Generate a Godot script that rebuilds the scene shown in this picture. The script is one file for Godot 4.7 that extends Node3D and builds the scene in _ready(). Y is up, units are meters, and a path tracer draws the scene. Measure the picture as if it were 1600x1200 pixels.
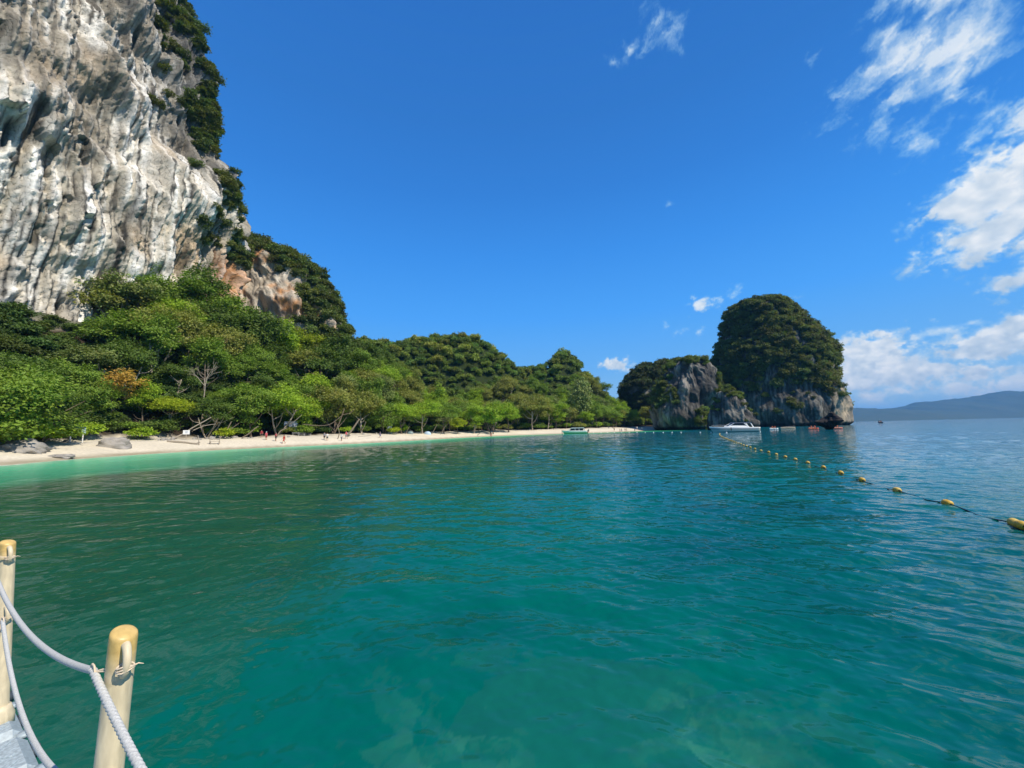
extends Node3D

const EYE := Vector3(0, 2.15, 0)
var used := {}
var rg := RandomNumberGenerator.new()
var M := {}

# ---------------------------------------------------------------- scene order
func _ready() -> void:
	rg.seed = 77
	camera_and_light()
	make_materials()
	make_fields()
	make_water()
	make_ground()
	make_cliff()
	make_islands()
	make_far_coast()
	make_forest()
	make_beach_things()
	make_boats()
	make_people()
	make_floats()
	make_dock()

func camera_and_light() -> void:
	var cam := Camera3D.new()
	cam.name = "camera"
	cam.fov = 90.0
	cam.near = 0.05
	cam.far = 40000.0
	add_child(cam)
	cam.position = EYE
	cam.basis = Basis.from_euler(Vector3(atan(72.0 / 600.0), 0, 0)) * Basis(Vector3(0, 0, 1), -deg_to_rad(1.45))
	cam.current = true
	var env := Environment.new()
	env.background_mode = Environment.BG_SKY
	env.tonemap_mode = Environment.TONE_MAPPER_LINEAR
	env.tonemap_exposure = 1.12
	env.sdfgi_enabled = true
	env.ssao_enabled = true
	env.ssil_enabled = true
	env.fog_enabled = true
	env.fog_density = 0.0001
	env.fog_light_color = Color(0.44, 0.74, 1.0)
	var sky := Sky.new()
	var pano := PanoramaSkyMaterial.new()
	pano.panorama = sky_picture()
	sky.sky_material = pano
	env.sky = sky
	env.background_energy_multiplier = 0.9
	var we := WorldEnvironment.new()
	we.name = "air"
	we.environment = env
	add_child(we)
	var sun := DirectionalLight3D.new()
	sun.name = "sun"
	sun.light_energy = 1.6
	sun.light_color = Color(1.0, 0.955, 0.88)
	sun.light_angular_distance = 0.5
	sun.shadow_enabled = true
	add_child(sun)
	sun.look_at_from_position(Vector3(0.55, 0.75, 0.33) * 100.0, Vector3.ZERO)

# ---------------------------------------------------------------- sky
func sky_picture() -> ImageTexture:
	var W := 4096
	var HH := 2048
	var stops := [[-90.0, Color(0.52, 0.68, 0.82)], [0.0, Color(0.72, 0.86, 0.95)], [3.5, Color(0.62, 0.81, 0.96)], [8.5, Color(0.44, 0.72, 0.98)], [16.5, Color(0.31, 0.65, 0.99)], [25.0, Color(0.245, 0.575, 0.93)], [33.0, Color(0.21, 0.51, 0.855)], [41.0, Color(0.196, 0.472, 0.80)], [52.0, Color(0.18, 0.443, 0.77)], [70.0, Color(0.165, 0.41, 0.72)], [90.0, Color(0.16, 0.39, 0.70)]]
	var low := Image.create(W, HH, false, Image.FORMAT_RGB8)
	for y in HH:
		var el := 90.0 - (y + 0.5) / HH * 180.0
		var c: Color
		for k in stops.size() - 1:
			if el >= stops[k][0] and el <= stops[k + 1][0]:
				c = (stops[k][1] as Color).lerp(stops[k + 1][1], (el - stops[k][0]) / (stops[k + 1][0] - stops[k][0]))
		low.fill_rect(Rect2i(0, y, W, 1), c)
	var n1 := noise(5, 1.0, 6)
	n1.fractal_gain = 0.56
	n1.domain_warp_enabled = true
	n1.domain_warp_amplitude = 0.5
	n1.domain_warp_frequency = 0.8
	var n2 := noise(9, 1.0, 3)
	# azimuth, elevation, half width, half height (degrees), slope, weight, grain (degrees), cumulus share
	var puffs := [
		[51.0, 34.0, 5.5, 5.0, 0.5, 1.0, 4.5, 0.25], [53.5, 31.5, 3.6, 3.4, 0.3, 0.85, 3.5, 0.25], [48.3, 36.0, 3.0, 2.6, 0.4, 0.75, 3.0, 0.1], [55.5, 37.5, 5.0, 3.0, 0.0, 0.95, 4.0, 0.3], [52.0, 39.0, 5.0, 2.6, 0.3, 0.8, 4.0, 0.2],
		[43.7, 33.0, 2.6, 1.9, 0.6, 0.72, 2.4, 0.0], [48.3, 28.0, 2.6, 2.2, -0.5, 0.72, 2.6, 0.0], [49.8, 26.4, 1.6, 1.6, -0.6, 0.66, 2.2, 0.0], [53.3, 26.2, 2.6, 1.8, 0.6, 0.7, 2.6, 0.0],
		[56.5, 19.0, 5.2, 5.6, 0.1, 1.25, 4.2, 1.0], [52.0, 19.6, 3.4, 3.6, 0.0, 1.15, 3.6, 1.0], [53.0, 16.3, 4.5, 2.2, 0.1, 1.0, 3.2, 1.0], [50.0, 15.3, 2.2, 1.0, 0.3, 0.8, 2.6, 0.5], [57.0, 25.5, 4.0, 2.8, 0.6, 0.95, 3.6, 0.5],
		[54.5, 12.2, 3.0, 1.3, 0.0, 1.0, 2.6, 1.0], [60.0, 11.0, 5.0, 1.6, 0.0, 1.0, 3.0, 1.0], [47.5, 19.4, 1.4, 0.8, -0.4, 0.6, 2.0, 0.0],
		[24.7, 46.3, 4.2, 2.4, -0.35, 0.78, 3.2, 0.0], [21.0, 46.0, 2.6, 0.9, 0.7, 0.62, 2.4, 0.0], [17.8, 45.6, 1.3, 1.2, 0.4, 0.56, 1.8, 0.0],
		[43.6, 7.0, 4.2, 2.6, 0.05, 1.32, 2.0, 1.0], [41.2, 8.2, 2.2, 1.4, 0.3, 0.9, 2.0, 0.6], [45.5, 5.6, 2.6, 1.6, 0.0, 1.0, 2.2, 0.8], [42.0, 4.4, 4.2, 1.7, 0.0, 1.18, 2.0, 1.0], [47.5, 4.6, 4.6, 1.5, 0.0, 1.08, 2.0, 1.0],
		[51.8, 6.8, 3.4, 1.6, 0.1, 1.25, 2.0, 1.0], [54.0, 8.4, 2.6, 1.6, 0.2, 1.05, 2.2, 1.0], [57.5, 7.5, 3.0, 2.0, 0.1, 1.0, 2.4, 1.0], [50.6, 4.4, 2.2, 0.8, 0.0, 0.95, 1.8, 1.0], [54.5, 4.2, 3.2, 0.9, 0.0, 0.9, 2.0, 0.9],
		[49.0, 8.7, 3.8, 0.55, 0.22, 0.85, 2.4, 0.1], [46.0, 8.2, 1.6, 0.6, 0.2, 0.75, 2.0, 0.1], [44.0, 2.8, 7.0, 1.2, 0.0, 0.8, 2.4, 0.3], [53.0, 3.0, 7.0, 1.3, 0.0, 0.95, 2.4, 0.6],
		[15.3, 9.0, 2.6, 1.05, 0.0, 1.05, 1.6, 0.9], [14.0, 9.2, 1.2, 0.8, 0.0, 0.8, 1.4, 0.6], [16.8, 8.0, 1.2, 0.6, -0.3, 0.8, 1.4, 0.5], [18.5, 6.6, 1.2, 1.2, 0.5, 0.8, 1.6, 0.5],
		[27.3, 15.9, 1.7, 1.2, 0.2, 1.0, 1.6, 0.6], [29.5, 16.2, 1.6, 1.0, 0.4, 0.75, 1.8, 0.1], [31.4, 17.0, 1.2, 0.8, 0.6, 0.7, 1.6, 0.1], [24.0, 12.7, 1.6, 0.7, 0.5, 0.62, 1.8, 0.0], [22.3, 14.0, 0.7, 0.9, 0.0, 0.55, 1.4, 0.0], [27.0, 12.5, 1.8, 0.7, 0.2, 0.66, 1.8, 0.1], [37.0, 15.0, 1.4, 0.5, -0.2, 0.55, 1.6, 0.0],
		[24.1, 29.1, 0.8, 0.55, 0.7, 0.58, 1.4, 0.0], [41.8, 37.8, 1.0, 1.0, 1.4, 0.5, 1.6, 0.0], [45.0, 29.5, 1.4, 1.0, 0.9, 0.55, 1.8, 0.0],
	]
	rg.seed = 11
	for k in 46:  # the rest of the round sky carries the same kind of clouds
		var az := rg.randf_range(66.0, 300.0)
		var el := rg.randf_range(3.0, 40.0)
		var s := 0.35 + el / 30.0
		puffs.append([az, el, rg.randf_range(4.0, 9.0) * s, rg.randf_range(2.0, 4.0) * s, rg.randf_range(-0.3, 0.4), rg.randf_range(0.75, 1.1), rg.randf_range(3.0, 4.5) * maxf(s, 0.6), rg.randf_range(0.0, 1.0)])
	for p in puffs:
		var x0 := int((p[0] - p[2] * 1.7) / 360.0 * W)
		var x1 := int((p[0] + p[2] * 1.7) / 360.0 * W)
		var reach: float = p[3] * 1.7 + absf(p[4]) * p[2] * 0.6
		var y0 := maxi(0, int((90.0 - p[1] - reach) / 180.0 * HH))
		var y1 := mini(HH / 2 - 1, int((90.0 - p[1] + reach) / 180.0 * HH))
		var far_off: bool = p[0] > 63.0
		for y in range(y0, y1 + 1):
			var el := 90.0 - (y + 0.5) / HH * 180.0
			for x in range(x0, x1 + 1):
				var az := (x + 0.5) / W * 360.0
				var dx: float = (az - p[0]) / p[2]
				var dy: float = (el - p[1] - p[4] * (az - p[0]) * 0.5) / p[3]
				var r := dx * dx + dy * dy
				if r > 2.6:
					continue
				var g: float = p[6]
				var m: float = n1.get_noise_3d(az / g * cos(deg_to_rad(el)), el / g * 1.25 + p[0] * 3.1, 3.0)
				var body: float = p[5] * exp(-r * 1.1) + m * 0.85 - 0.36
				if body <= 0.0:
					continue
				var a := clampf(body * (1.15 + 1.15 * p[7]), 0.0, 1.0)
				a = a * (0.35 + 0.65 * a * (2.0 - a)) * (0.86 + 0.12 * p[7])
				var shade: float = clampf(0.5 + 0.9 * n2.get_noise_3d(az / g * 1.4, el / g * 1.8 - 0.3, 7.0) + dy * 0.35, 0.0, 1.0)
				var lit := Color(0.955, 0.97, 0.985)
				var dull := Color(0.74, 0.82, 0.90)
				var c := lit.lerp(dull, (1.0 - shade) * p[7])
				var xx := posmod(x, W)
				low.set_pixel(xx, y, low.get_pixel(xx, y).lerp(c, a * (0.9 if far_off else 1.0)))
	return ImageTexture.create_from_image(low)

# ---------------------------------------------------------------- helpers
func noise(sd: int, f: float, oct: int, ridged := false) -> FastNoiseLite:
	var n := FastNoiseLite.new()
	n.seed = sd
	n.noise_type = FastNoiseLite.TYPE_SIMPLEX_SMOOTH if not ridged else FastNoiseLite.TYPE_SIMPLEX
	n.frequency = f
	n.fractal_type = FastNoiseLite.FRACTAL_RIDGED if ridged else FastNoiseLite.FRACTAL_FBM
	n.fractal_octaves = oct
	return n

func numbered(called: String) -> String:
	if not used.has(called):
		used[called] = 0
		return called
	used[called] += 1
	return "%s_%03d" % [called, used[called]]

func tag(o: Node3D, label: String, category := "", group := "", kind := "") -> Node3D:
	o.set_meta("label", label)
	if category:
		o.set_meta("category", category)
	if group:
		o.set_meta("group", group)
	if kind:
		o.set_meta("kind", kind)
	return o

func thing(called: String, label: String, category: String, at := Vector3.ZERO, turn := 0.0, group := "") -> Node3D:
	var o := Node3D.new()
	o.name = numbered(called)
	add_child(o)
	o.position = at
	o.rotation.y = turn
	return tag(o, label, category, group)

func obj(called: String, mesh: Mesh, mat: Material, parent: Node3D = null) -> MeshInstance3D:
	var o := MeshInstance3D.new()
	o.mesh = mesh
	o.material_override = mat
	if parent == null:
		o.name = numbered(called)
		add_child(o)
	else:
		var nm := called
		var k := 0
		while parent.has_node(NodePath(nm)):
			k += 1
			nm = "%s_%03d" % [called, k]
		o.name = nm
		parent.add_child(o, true)
	return o

func at_px(x: float, y: float, depth: float) -> Vector3:
	var b := Basis.from_euler(Vector3(atan(72.0 / 600.0), 0, 0)) * Basis(Vector3(0, 0, 1), -deg_to_rad(1.45))
	var d := b * Vector3((x - 800.0) / 600.0, (600.0 - y) / 600.0, -1.0)
	return EYE + d * (depth / -d.z)

func stand(x: float, depth: float) -> Vector3:
	var p := at_px(x, 672.0 - (x - 800.0) * 0.0253, depth)
	p.y = land(p.x, p.z)
	return p

class MB:
	var v := PackedVector3Array()
	var n := PackedVector3Array()
	var c := PackedColorArray()
	var uv := PackedVector2Array()
	var i := PackedInt32Array()

	func quad(a: int, b: int, cc: int, d: int) -> void:
		i.append(a); i.append(b); i.append(cc)
		i.append(a); i.append(cc); i.append(d)

	# a grid of cols x rows vertices already appended from start on
	func grid(start: int, cols: int, rows: int, flip := false, wrap := false) -> void:
		for r in rows - 1:
			for k in (cols if wrap else cols - 1):
				var k2 := (k + 1) % cols
				var a := start + r * cols + k
				var b := start + r * cols + k2
				var d := start + (r + 1) * cols + k
				var e := start + (r + 1) * cols + k2
				if flip:
					quad(a, d, e, b)
				else:
					quad(a, b, e, d)

	func smooth() -> MB:
		n.resize(v.size())
		n.fill(Vector3.ZERO)
		for t in range(0, i.size(), 3):
			var a := i[t]
			var b := i[t + 1]
			var d := i[t + 2]
			var f := (v[d] - v[a]).cross(v[b] - v[a])
			n[a] += f
			n[b] += f
			n[d] += f
		for k in n.size():
			n[k] = n[k].normalized() if n[k].length_squared() > 1e-20 else Vector3.UP
		return self

	func mesh() -> ArrayMesh:
		var arr := []
		arr.resize(Mesh.ARRAY_MAX)
		arr[Mesh.ARRAY_VERTEX] = v
		if n.size() == v.size():
			arr[Mesh.ARRAY_NORMAL] = n
		if c.size() == v.size():
			arr[Mesh.ARRAY_COLOR] = c
		if uv.size() == v.size():
			arr[Mesh.ARRAY_TEX_UV] = uv
		arr[Mesh.ARRAY_INDEX] = i
		var m := ArrayMesh.new()
		m.add_surface_from_arrays(Mesh.PRIMITIVE_TRIANGLES, arr)
		return m

	# a round tapered tube along points, closed at both ends
	func tube(pts: PackedVector3Array, radii: PackedFloat32Array, sides: int, col := Color.WHITE, twist := 0.0, lobes := 0.0) -> void:
		var up := Vector3.UP
		var first := (pts[1] - pts[0]).normalized()
		if absf(first.dot(up)) > 0.9:
			up = Vector3.RIGHT
		var start := v.size()
		var run := 0.0
		for k in pts.size():
			var dir := (pts[mini(k + 1, pts.size() - 1)] - pts[maxi(k - 1, 0)]).normalized()
			var side := dir.cross(up).normalized()
			up = side.cross(dir).normalized()
			if k > 0:
				run += pts[k].distance_to(pts[k - 1])
			for s in sides:
				var a := TAU * s / sides
				var r := radii[k]
				if lobes > 0.0:
					r *= 1.0 - lobes + lobes * absf(cos(1.5 * (a - run * twist)))
				v.append(pts[k] + (side * cos(a) + up * sin(a)) * r)
				c.append(col)
		grid(start, sides, pts.size(), false, true)
		for e in 2:
			var k := 0 if e == 0 else pts.size() - 1
			v.append(pts[k])
			c.append(col)
			for s in sides:
				var a := start + k * sides + s
				var b := start + k * sides + (s + 1) % sides
				if e == 0:
					i.append(v.size() - 1); i.append(b); i.append(a)
				else:
					i.append(v.size() - 1); i.append(a); i.append(b)

	func box(at: Vector3, size: Vector3, basis := Basis.IDENTITY, col := Color.WHITE, bevel := 0.0) -> void:
		var h := size * 0.5
		var bv := minf(bevel, minf(h.x, minf(h.y, h.z)) * 0.9)
		var faces := [[Vector3.RIGHT, Vector3.UP, Vector3.BACK], [Vector3.LEFT, Vector3.UP, Vector3.FORWARD], [Vector3.UP, Vector3.BACK, Vector3.RIGHT], [Vector3.DOWN, Vector3.BACK, Vector3.LEFT], [Vector3.BACK, Vector3.UP, Vector3.LEFT], [Vector3.FORWARD, Vector3.UP, Vector3.RIGHT]]
		var ids := {}
		for f in faces:
			var nn: Vector3 = f[0]
			var q := []
			for s in [[-1, -1], [-1, 1], [1, 1], [1, -1]]:
				var d: Vector3 = nn * h + f[1] * h * s[0] + f[2] * h * s[1] - (f[1] * s[0] + f[2] * s[1]) * bv
				ids[[nn, (nn + f[1] * s[0] + f[2] * s[1]).round()]] = v.size()
				q.append(v.size())
				v.append(at + basis * d)
				c.append(col)
			add_out(q, at)
		if bv <= 0.0:
			return
		var dirs := [Vector3.RIGHT, Vector3.LEFT, Vector3.UP, Vector3.DOWN, Vector3.BACK, Vector3.FORWARD]
		for x in dirs.size():
			for y in range(x + 1, dirs.size()):
				if dirs[x].dot(dirs[y]) != 0:
					continue
				var w: Vector3 = dirs[x].cross(dirs[y])
				var ca: Vector3 = (dirs[x] + dirs[y] + w).round()
				var cb: Vector3 = (dirs[x] + dirs[y] - w).round()
				add_out([ids[[dirs[x], ca]], ids[[dirs[y], ca]], ids[[dirs[y], cb]], ids[[dirs[x], cb]]], at)
		for sx in [Vector3.RIGHT, Vector3.LEFT]:
			for sy in [Vector3.UP, Vector3.DOWN]:
				for sz in [Vector3.BACK, Vector3.FORWARD]:
					var cc: Vector3 = (sx + sy + sz).round()
					add_out([ids[[sx, cc]], ids[[sy, cc]], ids[[sz, cc]]], at)

	func add_out(q: Array, center: Vector3) -> void:  # a face turned away from center
		var a := v[q[0]]
		var f := (v[q[2]] - a).cross(v[q[1]] - a)
		var mid := Vector3.ZERO
		for k in q:
			mid += v[k]
		if f.dot(mid / q.size() - center) < 0:
			q.reverse()
		for k in range(1, q.size() - 1):
			i.append(q[0]); i.append(q[k]); i.append(q[k + 1])

func curve(pts: Array, steps: int) -> PackedVector3Array:
	var out := PackedVector3Array()
	for k in pts.size() - 1:
		var p0: Vector3 = pts[maxi(k - 1, 0)]
		var p3: Vector3 = pts[mini(k + 2, pts.size() - 1)]
		for s in steps:
			out.append((pts[k] as Vector3).cubic_interpolate(pts[k + 1], p0, p3, float(s) / steps))
	out.append(pts[-1])
	return out

func taper(n: int, a: float, b: float) -> PackedFloat32Array:
	var r := PackedFloat32Array()
	for k in n:
		r.append(lerpf(a, b, float(k) / maxi(n - 1, 1)))
	return r

func along(table: Array, y: float) -> float:  # table of Vector2(y, value)
	if y <= table[0].x:
		return table[0].y
	for k in table.size() - 1:
		if y <= table[k + 1].x:
			var t: float = (y - table[k].x) / (table[k + 1].x - table[k].x)
			t = t * t * (3.0 - 2.0 * t) * 0.5 + t * 0.5
			return lerpf(table[k].y, table[k + 1].y, t)
	return table[-1].y

# ---------------------------------------------------------------- materials
func mat(col: Color, rough := 0.7, vertex := false, spec := 0.5) -> StandardMaterial3D:  # colour given as linear base colour
	var m := StandardMaterial3D.new()
	m.albedo_color = col.linear_to_srgb()
	m.roughness = rough
	m.metallic_specular = spec
	m.vertex_color_use_as_albedo = vertex
	return m

func grain(sd: int, f: float, oct: int, lo: float, hi: float, size := 512) -> NoiseTexture2D:
	var t := NoiseTexture2D.new()
	t.width = size
	t.height = size
	t.seamless = true
	t.noise = noise(sd, f, oct)
	var g := Gradient.new()
	g.set_color(0, Color(lo, lo, lo))
	g.set_color(1, Color(hi, hi, hi))
	t.color_ramp = g
	return t

func bumps(sd: int, f: float, oct: int, size := 512, ridged := false) -> NoiseTexture2D:
	var t := NoiseTexture2D.new()
	t.width = size
	t.height = size
	t.seamless = true
	t.noise = noise(sd, f, oct, ridged)
	return t

func grainy(m: StandardMaterial3D, tex: Texture2D, bump: Texture2D, scale: Vector3, depth_cm: float) -> StandardMaterial3D:
	m.uv1_triplanar = true
	m.uv1_world_triplanar = true
	m.uv1_scale = scale
	if tex:
		m.albedo_texture = tex
	if bump:
		m.heightmap_enabled = true
		m.heightmap_texture = bump
		m.heightmap_scale = depth_cm
	return m

func make_materials() -> void:
	var g1 := bumps(3, 0.010, 6, 1024, true)
	var ramp := Gradient.new()
	ramp.set_color(0, Color(1, 1, 1))
	ramp.set_color(1, Color(0.42, 0.41, 0.39))
	ramp.add_point(0.55, Color(0.97, 0.97, 0.97))
	ramp.add_point(0.80, Color(0.80, 0.795, 0.78))
	g1.color_ramp = ramp
	var b1 := bumps(3, 0.010, 6, 1024, true)
	b1.color_ramp = ramp
	var fine := grain(6, 0.03, 4, 0.72, 1.0, 256)
	M.fine = fine
	M.rock = grainy(mat(Color.WHITE, 0.9, true, 0.3), g1, b1, Vector3(0.055, 0.040, 0.055), 40.0)
	M.stone = grainy(mat(Color.WHITE, 0.9, true, 0.3), g1, b1, Vector3(0.7, 0.7, 0.7), 6.0)
	M.ground = grainy(mat(Color.WHITE, 0.95, true, 0.2), grain(8, 0.02, 5, 0.86, 1.0), bumps(10, 0.02, 5), Vector3(0.16, 0.16, 0.16), 5.0)
	M.bark = grainy(mat(Color(0.22, 0.17, 0.125), 0.95, false, 0.2), fine, null, Vector3(2, 0.5, 2), 0)
	M.pale_bark = grainy(mat(Color(0.50, 0.42, 0.32), 0.9, false, 0.2), fine, null, Vector3(2, 0.5, 2), 0)
	M.driftwood = grainy(mat(Color(0.52, 0.45, 0.36), 0.95, false, 0.2), fine, null, Vector3(2, 2, 2), 0)
	M.leaf = leaf_mat(Color.WHITE)
	for t in [["dark", Color(0.120, 0.195, 0.030)], ["mid", Color(0.205, 0.320, 0.038)], ["bright", Color(0.320, 0.470, 0.034)], ["lime", Color(0.37, 0.46, 0.024)], ["olive", Color(0.300, 0.325, 0.072)], ["amber", Color(0.56, 0.35, 0.065)], ["sage", Color(0.245, 0.310, 0.090)]]:
		M["leaf_" + t[0]] = leaf_mat(t[1])
	M.white = mat(Color(0.78, 0.78, 0.76), 0.35)
	M.glass = mat(Color(0.012, 0.016, 0.02), 0.08)
	M.black = mat(Color(0.015, 0.015, 0.017), 0.35)
	M.skin = mat(Color(0.42, 0.24, 0.15), 0.6)
	M.hair = mat(Color(0.02, 0.014, 0.01), 0.7)

func leaf_mat(col: Color) -> StandardMaterial3D:
	var m := mat(col, 0.55, true, 0.4)
	m.cull_mode = BaseMaterial3D.CULL_DISABLED
	m.backlight_enabled = true
	m.backlight = Color(0.80, 0.84, 0.42)
	return m

# ---------------------------------------------------------------- lie of the land
var shore := [Vector2(-58, 60), Vector2(-50, 25), Vector2(-47, -2), Vector2(-47.5, -22), Vector2(-50, -38), Vector2(-53.5, -47), Vector2(-54.6, -56), Vector2(-53, -65), Vector2(-48.5, -73), Vector2(-41.5, -80), Vector2(-32, -94), Vector2(-24.5, -114), Vector2(-16, -134), Vector2(-3, -152), Vector2(18, -163), Vector2(40, -174), Vector2(60, -190), Vector2(70, -206), Vector2(82, -214), Vector2(104, -219), Vector2(120, -234), Vector2(126, -262), Vector2(118, -300), Vector2(60, -350), Vector2(-100, -400), Vector2(-400, -420)]
var cliff_path := [Vector2(-112, 40), Vector2(-113, 0), Vector2(-109, -35), Vector2(-102, -60), Vector2(-95, -80), Vector2(-88.5, -98), Vector2(-84.8, -112), Vector2(-87, -124), Vector2(-98, -137), Vector2(-122, -150)]
var shoulder_path := [Vector2(-88, -130), Vector2(-74, -133), Vector2(-63, -139), Vector2(-59, -150), Vector2(-64, -172), Vector2(-84, -190)]
var sea_dist := PackedFloat32Array()
var rock_dist := PackedFloat32Array()
const GX0 := -170.0
const GZ0 := -340.0
const GS := 2.0
const GW := 171
const GH := 191
var hill_a := [Vector2(-130, 39), Vector2(-96, 42), Vector2(-85, 45), Vector2(-74, 44), Vector2(-59, 46.5), Vector2(-44, 49), Vector2(-29, 50), Vector2(-20, 48), Vector2(-14, 45), Vector2(-8.8, 41), Vector2(-3.3, 36), Vector2(2, 31), Vector2(12, 21), Vector2(28, 5), Vector2(45, 0)]
var hill_b := [Vector2(-20, 22), Vector2(8.6, 33), Vector2(17, 35), Vector2(25, 38), Vector2(29, 43), Vector2(36.5, 45.5), Vector2(42.8, 44), Vector2(47, 40), Vector2(51.6, 33), Vector2(58.8, 25), Vector2(64.7, 18), Vector2(72, 9), Vector2(84, 1), Vector2(100, 0)]

func dist_to(path: Array, p: Vector2, signed: bool) -> float:
	var best := 1e9
	var sgn := 1.0
	for k in path.size() - 1:
		var a: Vector2 = path[k]
		var ab: Vector2 = path[k + 1] - a
		var t := clampf((p - a).dot(ab) / ab.length_squared(), 0.0, 1.0)
		var q := p - (a + ab * t)
		var d := q.length_squared()
		if d < best - 1e-4:
			best = d
			sgn = -1.0 if ab.x * q.y - ab.y * q.x > 0.0 else 1.0
	return sqrt(best) * (sgn if signed else 1.0)

func smooth_path(path: Array, steps: int) -> Array:
	var out := []
	for k in path.size() - 1:
		for s in steps:
			out.append((path[k] as Vector2).cubic_interpolate(path[k + 1], path[maxi(k - 1, 0)], path[mini(k + 2, path.size() - 1)], float(s) / steps))
	out.append(path[-1])
	return out

var nA: FastNoiseLite
var nB: FastNoiseLite
var nC: FastNoiseLite
var cobbles: FastNoiseLite

func make_fields() -> void:
	nA = noise(21, 0.03, 3)
	nB = noise(22, 0.12, 4)
	nC = noise(23, 0.6, 3)
	var sp := smooth_path(shore, 2)
	sea_dist.resize(GW * GH)
	rock_dist.resize(GW * GH)
	for z in GH:
		for x in GW:
			var p := Vector2(GX0 + x * GS, GZ0 + z * GS)
			sea_dist[z * GW + x] = dist_to(sp, p, true)
			rock_dist[z * GW + x] = minf(dist_to(cliff_path, p, false), dist_to(shoulder_path, p, false))

func field(f: PackedFloat32Array, x: float, z: float) -> float:
	var u := clampf((x - GX0) / GS, 0.0, GW - 1.001)
	var w := clampf((z - GZ0) / GS, 0.0, GH - 1.001)
	var a := int(u)
	var b := int(w)
	u -= a
	w -= b
	var k := b * GW + a
	return lerpf(lerpf(f[k], f[k + 1], u), lerpf(f[k + GW], f[k + GW + 1], u), w)

func inland(x: float, z: float) -> float:
	return field(sea_dist, x, z)

func land(x: float, z: float) -> float:
	var d := inland(x, z) + nA.get_noise_2d(x * 2.0, z * 2.0) * 0.8
	if d < 0.0:
		return maxf(d * 0.11, -7.0)
	var h := 1.9 * (1.0 - pow(1.0 - minf(d / 11.0, 1.0), 1.35))
	if d > 11.0:
		h += (d - 11.0) * 0.07
	var rd := field(rock_dist, x, z)
	if x < -35.0:
		h += 25.0 * pow(clampf(1.0 - rd / 31.0, 0.0, 1.0), 1.15) * smoothstep(11.0, 25.0, d)
	var near := smoothstep(18.0, 62.0, d)
	var fa: float = along(hill_a, x) * exp(-pow((z + 226.0) / (32.0 if z > -226.0 else 50.0), 2.0))
	var fb: float = along(hill_b, x) * exp(-pow((z + 254.0) / (27.0 if z > -254.0 else 40.0), 2.0))
	h += maxf(fa, fb) * near
	if d > 14.0:
		h += nA.get_noise_2d(x, z) * 1.6 * smoothstep(14.0, 30.0, d) + nB.get_noise_2d(x, z) * 0.5
	return h

func make_ground() -> void:
	var mb := MB.new()
	var x0 := -160.0
	var z0 := -335.0
	var st := 1.25
	var cols := 241
	var rows := 289
	for r in rows:
		for k in cols:
			var x := x0 + k * st
			var z := z0 + r * st
			var y := land(x, z)
			var d := inland(x, z) + nA.get_noise_2d(x * 2.0, z * 2.0) * 0.8
			y += nC.get_noise_2d(x, z) * 0.05 * smoothstep(0.6, 4.0, d)
			mb.v.append(Vector3(x, y, z))
			var sand := Color(0.74, 0.665, 0.52)
			var wet := Color(0.40, 0.345, 0.235)
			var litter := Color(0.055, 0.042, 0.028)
			var stony := Color(0.46, 0.42, 0.35)
			var c := sand.lerp(wet, 1.0 - smoothstep(0.5, 2.0, d))
			c = c.lerp(stony, clampf(smoothstep(8.5, 11.5, d) * (0.6 + nC.get_noise_2d(x, z) * 1.2), 0.0, 0.8))
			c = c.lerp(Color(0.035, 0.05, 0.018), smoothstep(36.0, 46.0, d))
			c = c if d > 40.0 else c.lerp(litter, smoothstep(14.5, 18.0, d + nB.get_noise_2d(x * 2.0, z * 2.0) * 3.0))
			var tone := 1.0 + nB.get_noise_2d(x + 90.0, z) * 0.12
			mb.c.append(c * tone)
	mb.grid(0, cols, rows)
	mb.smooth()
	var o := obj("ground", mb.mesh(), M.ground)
	tag(o, "pale sand beach rising to the forest floor under the cliff", "", "", "structure")

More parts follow.
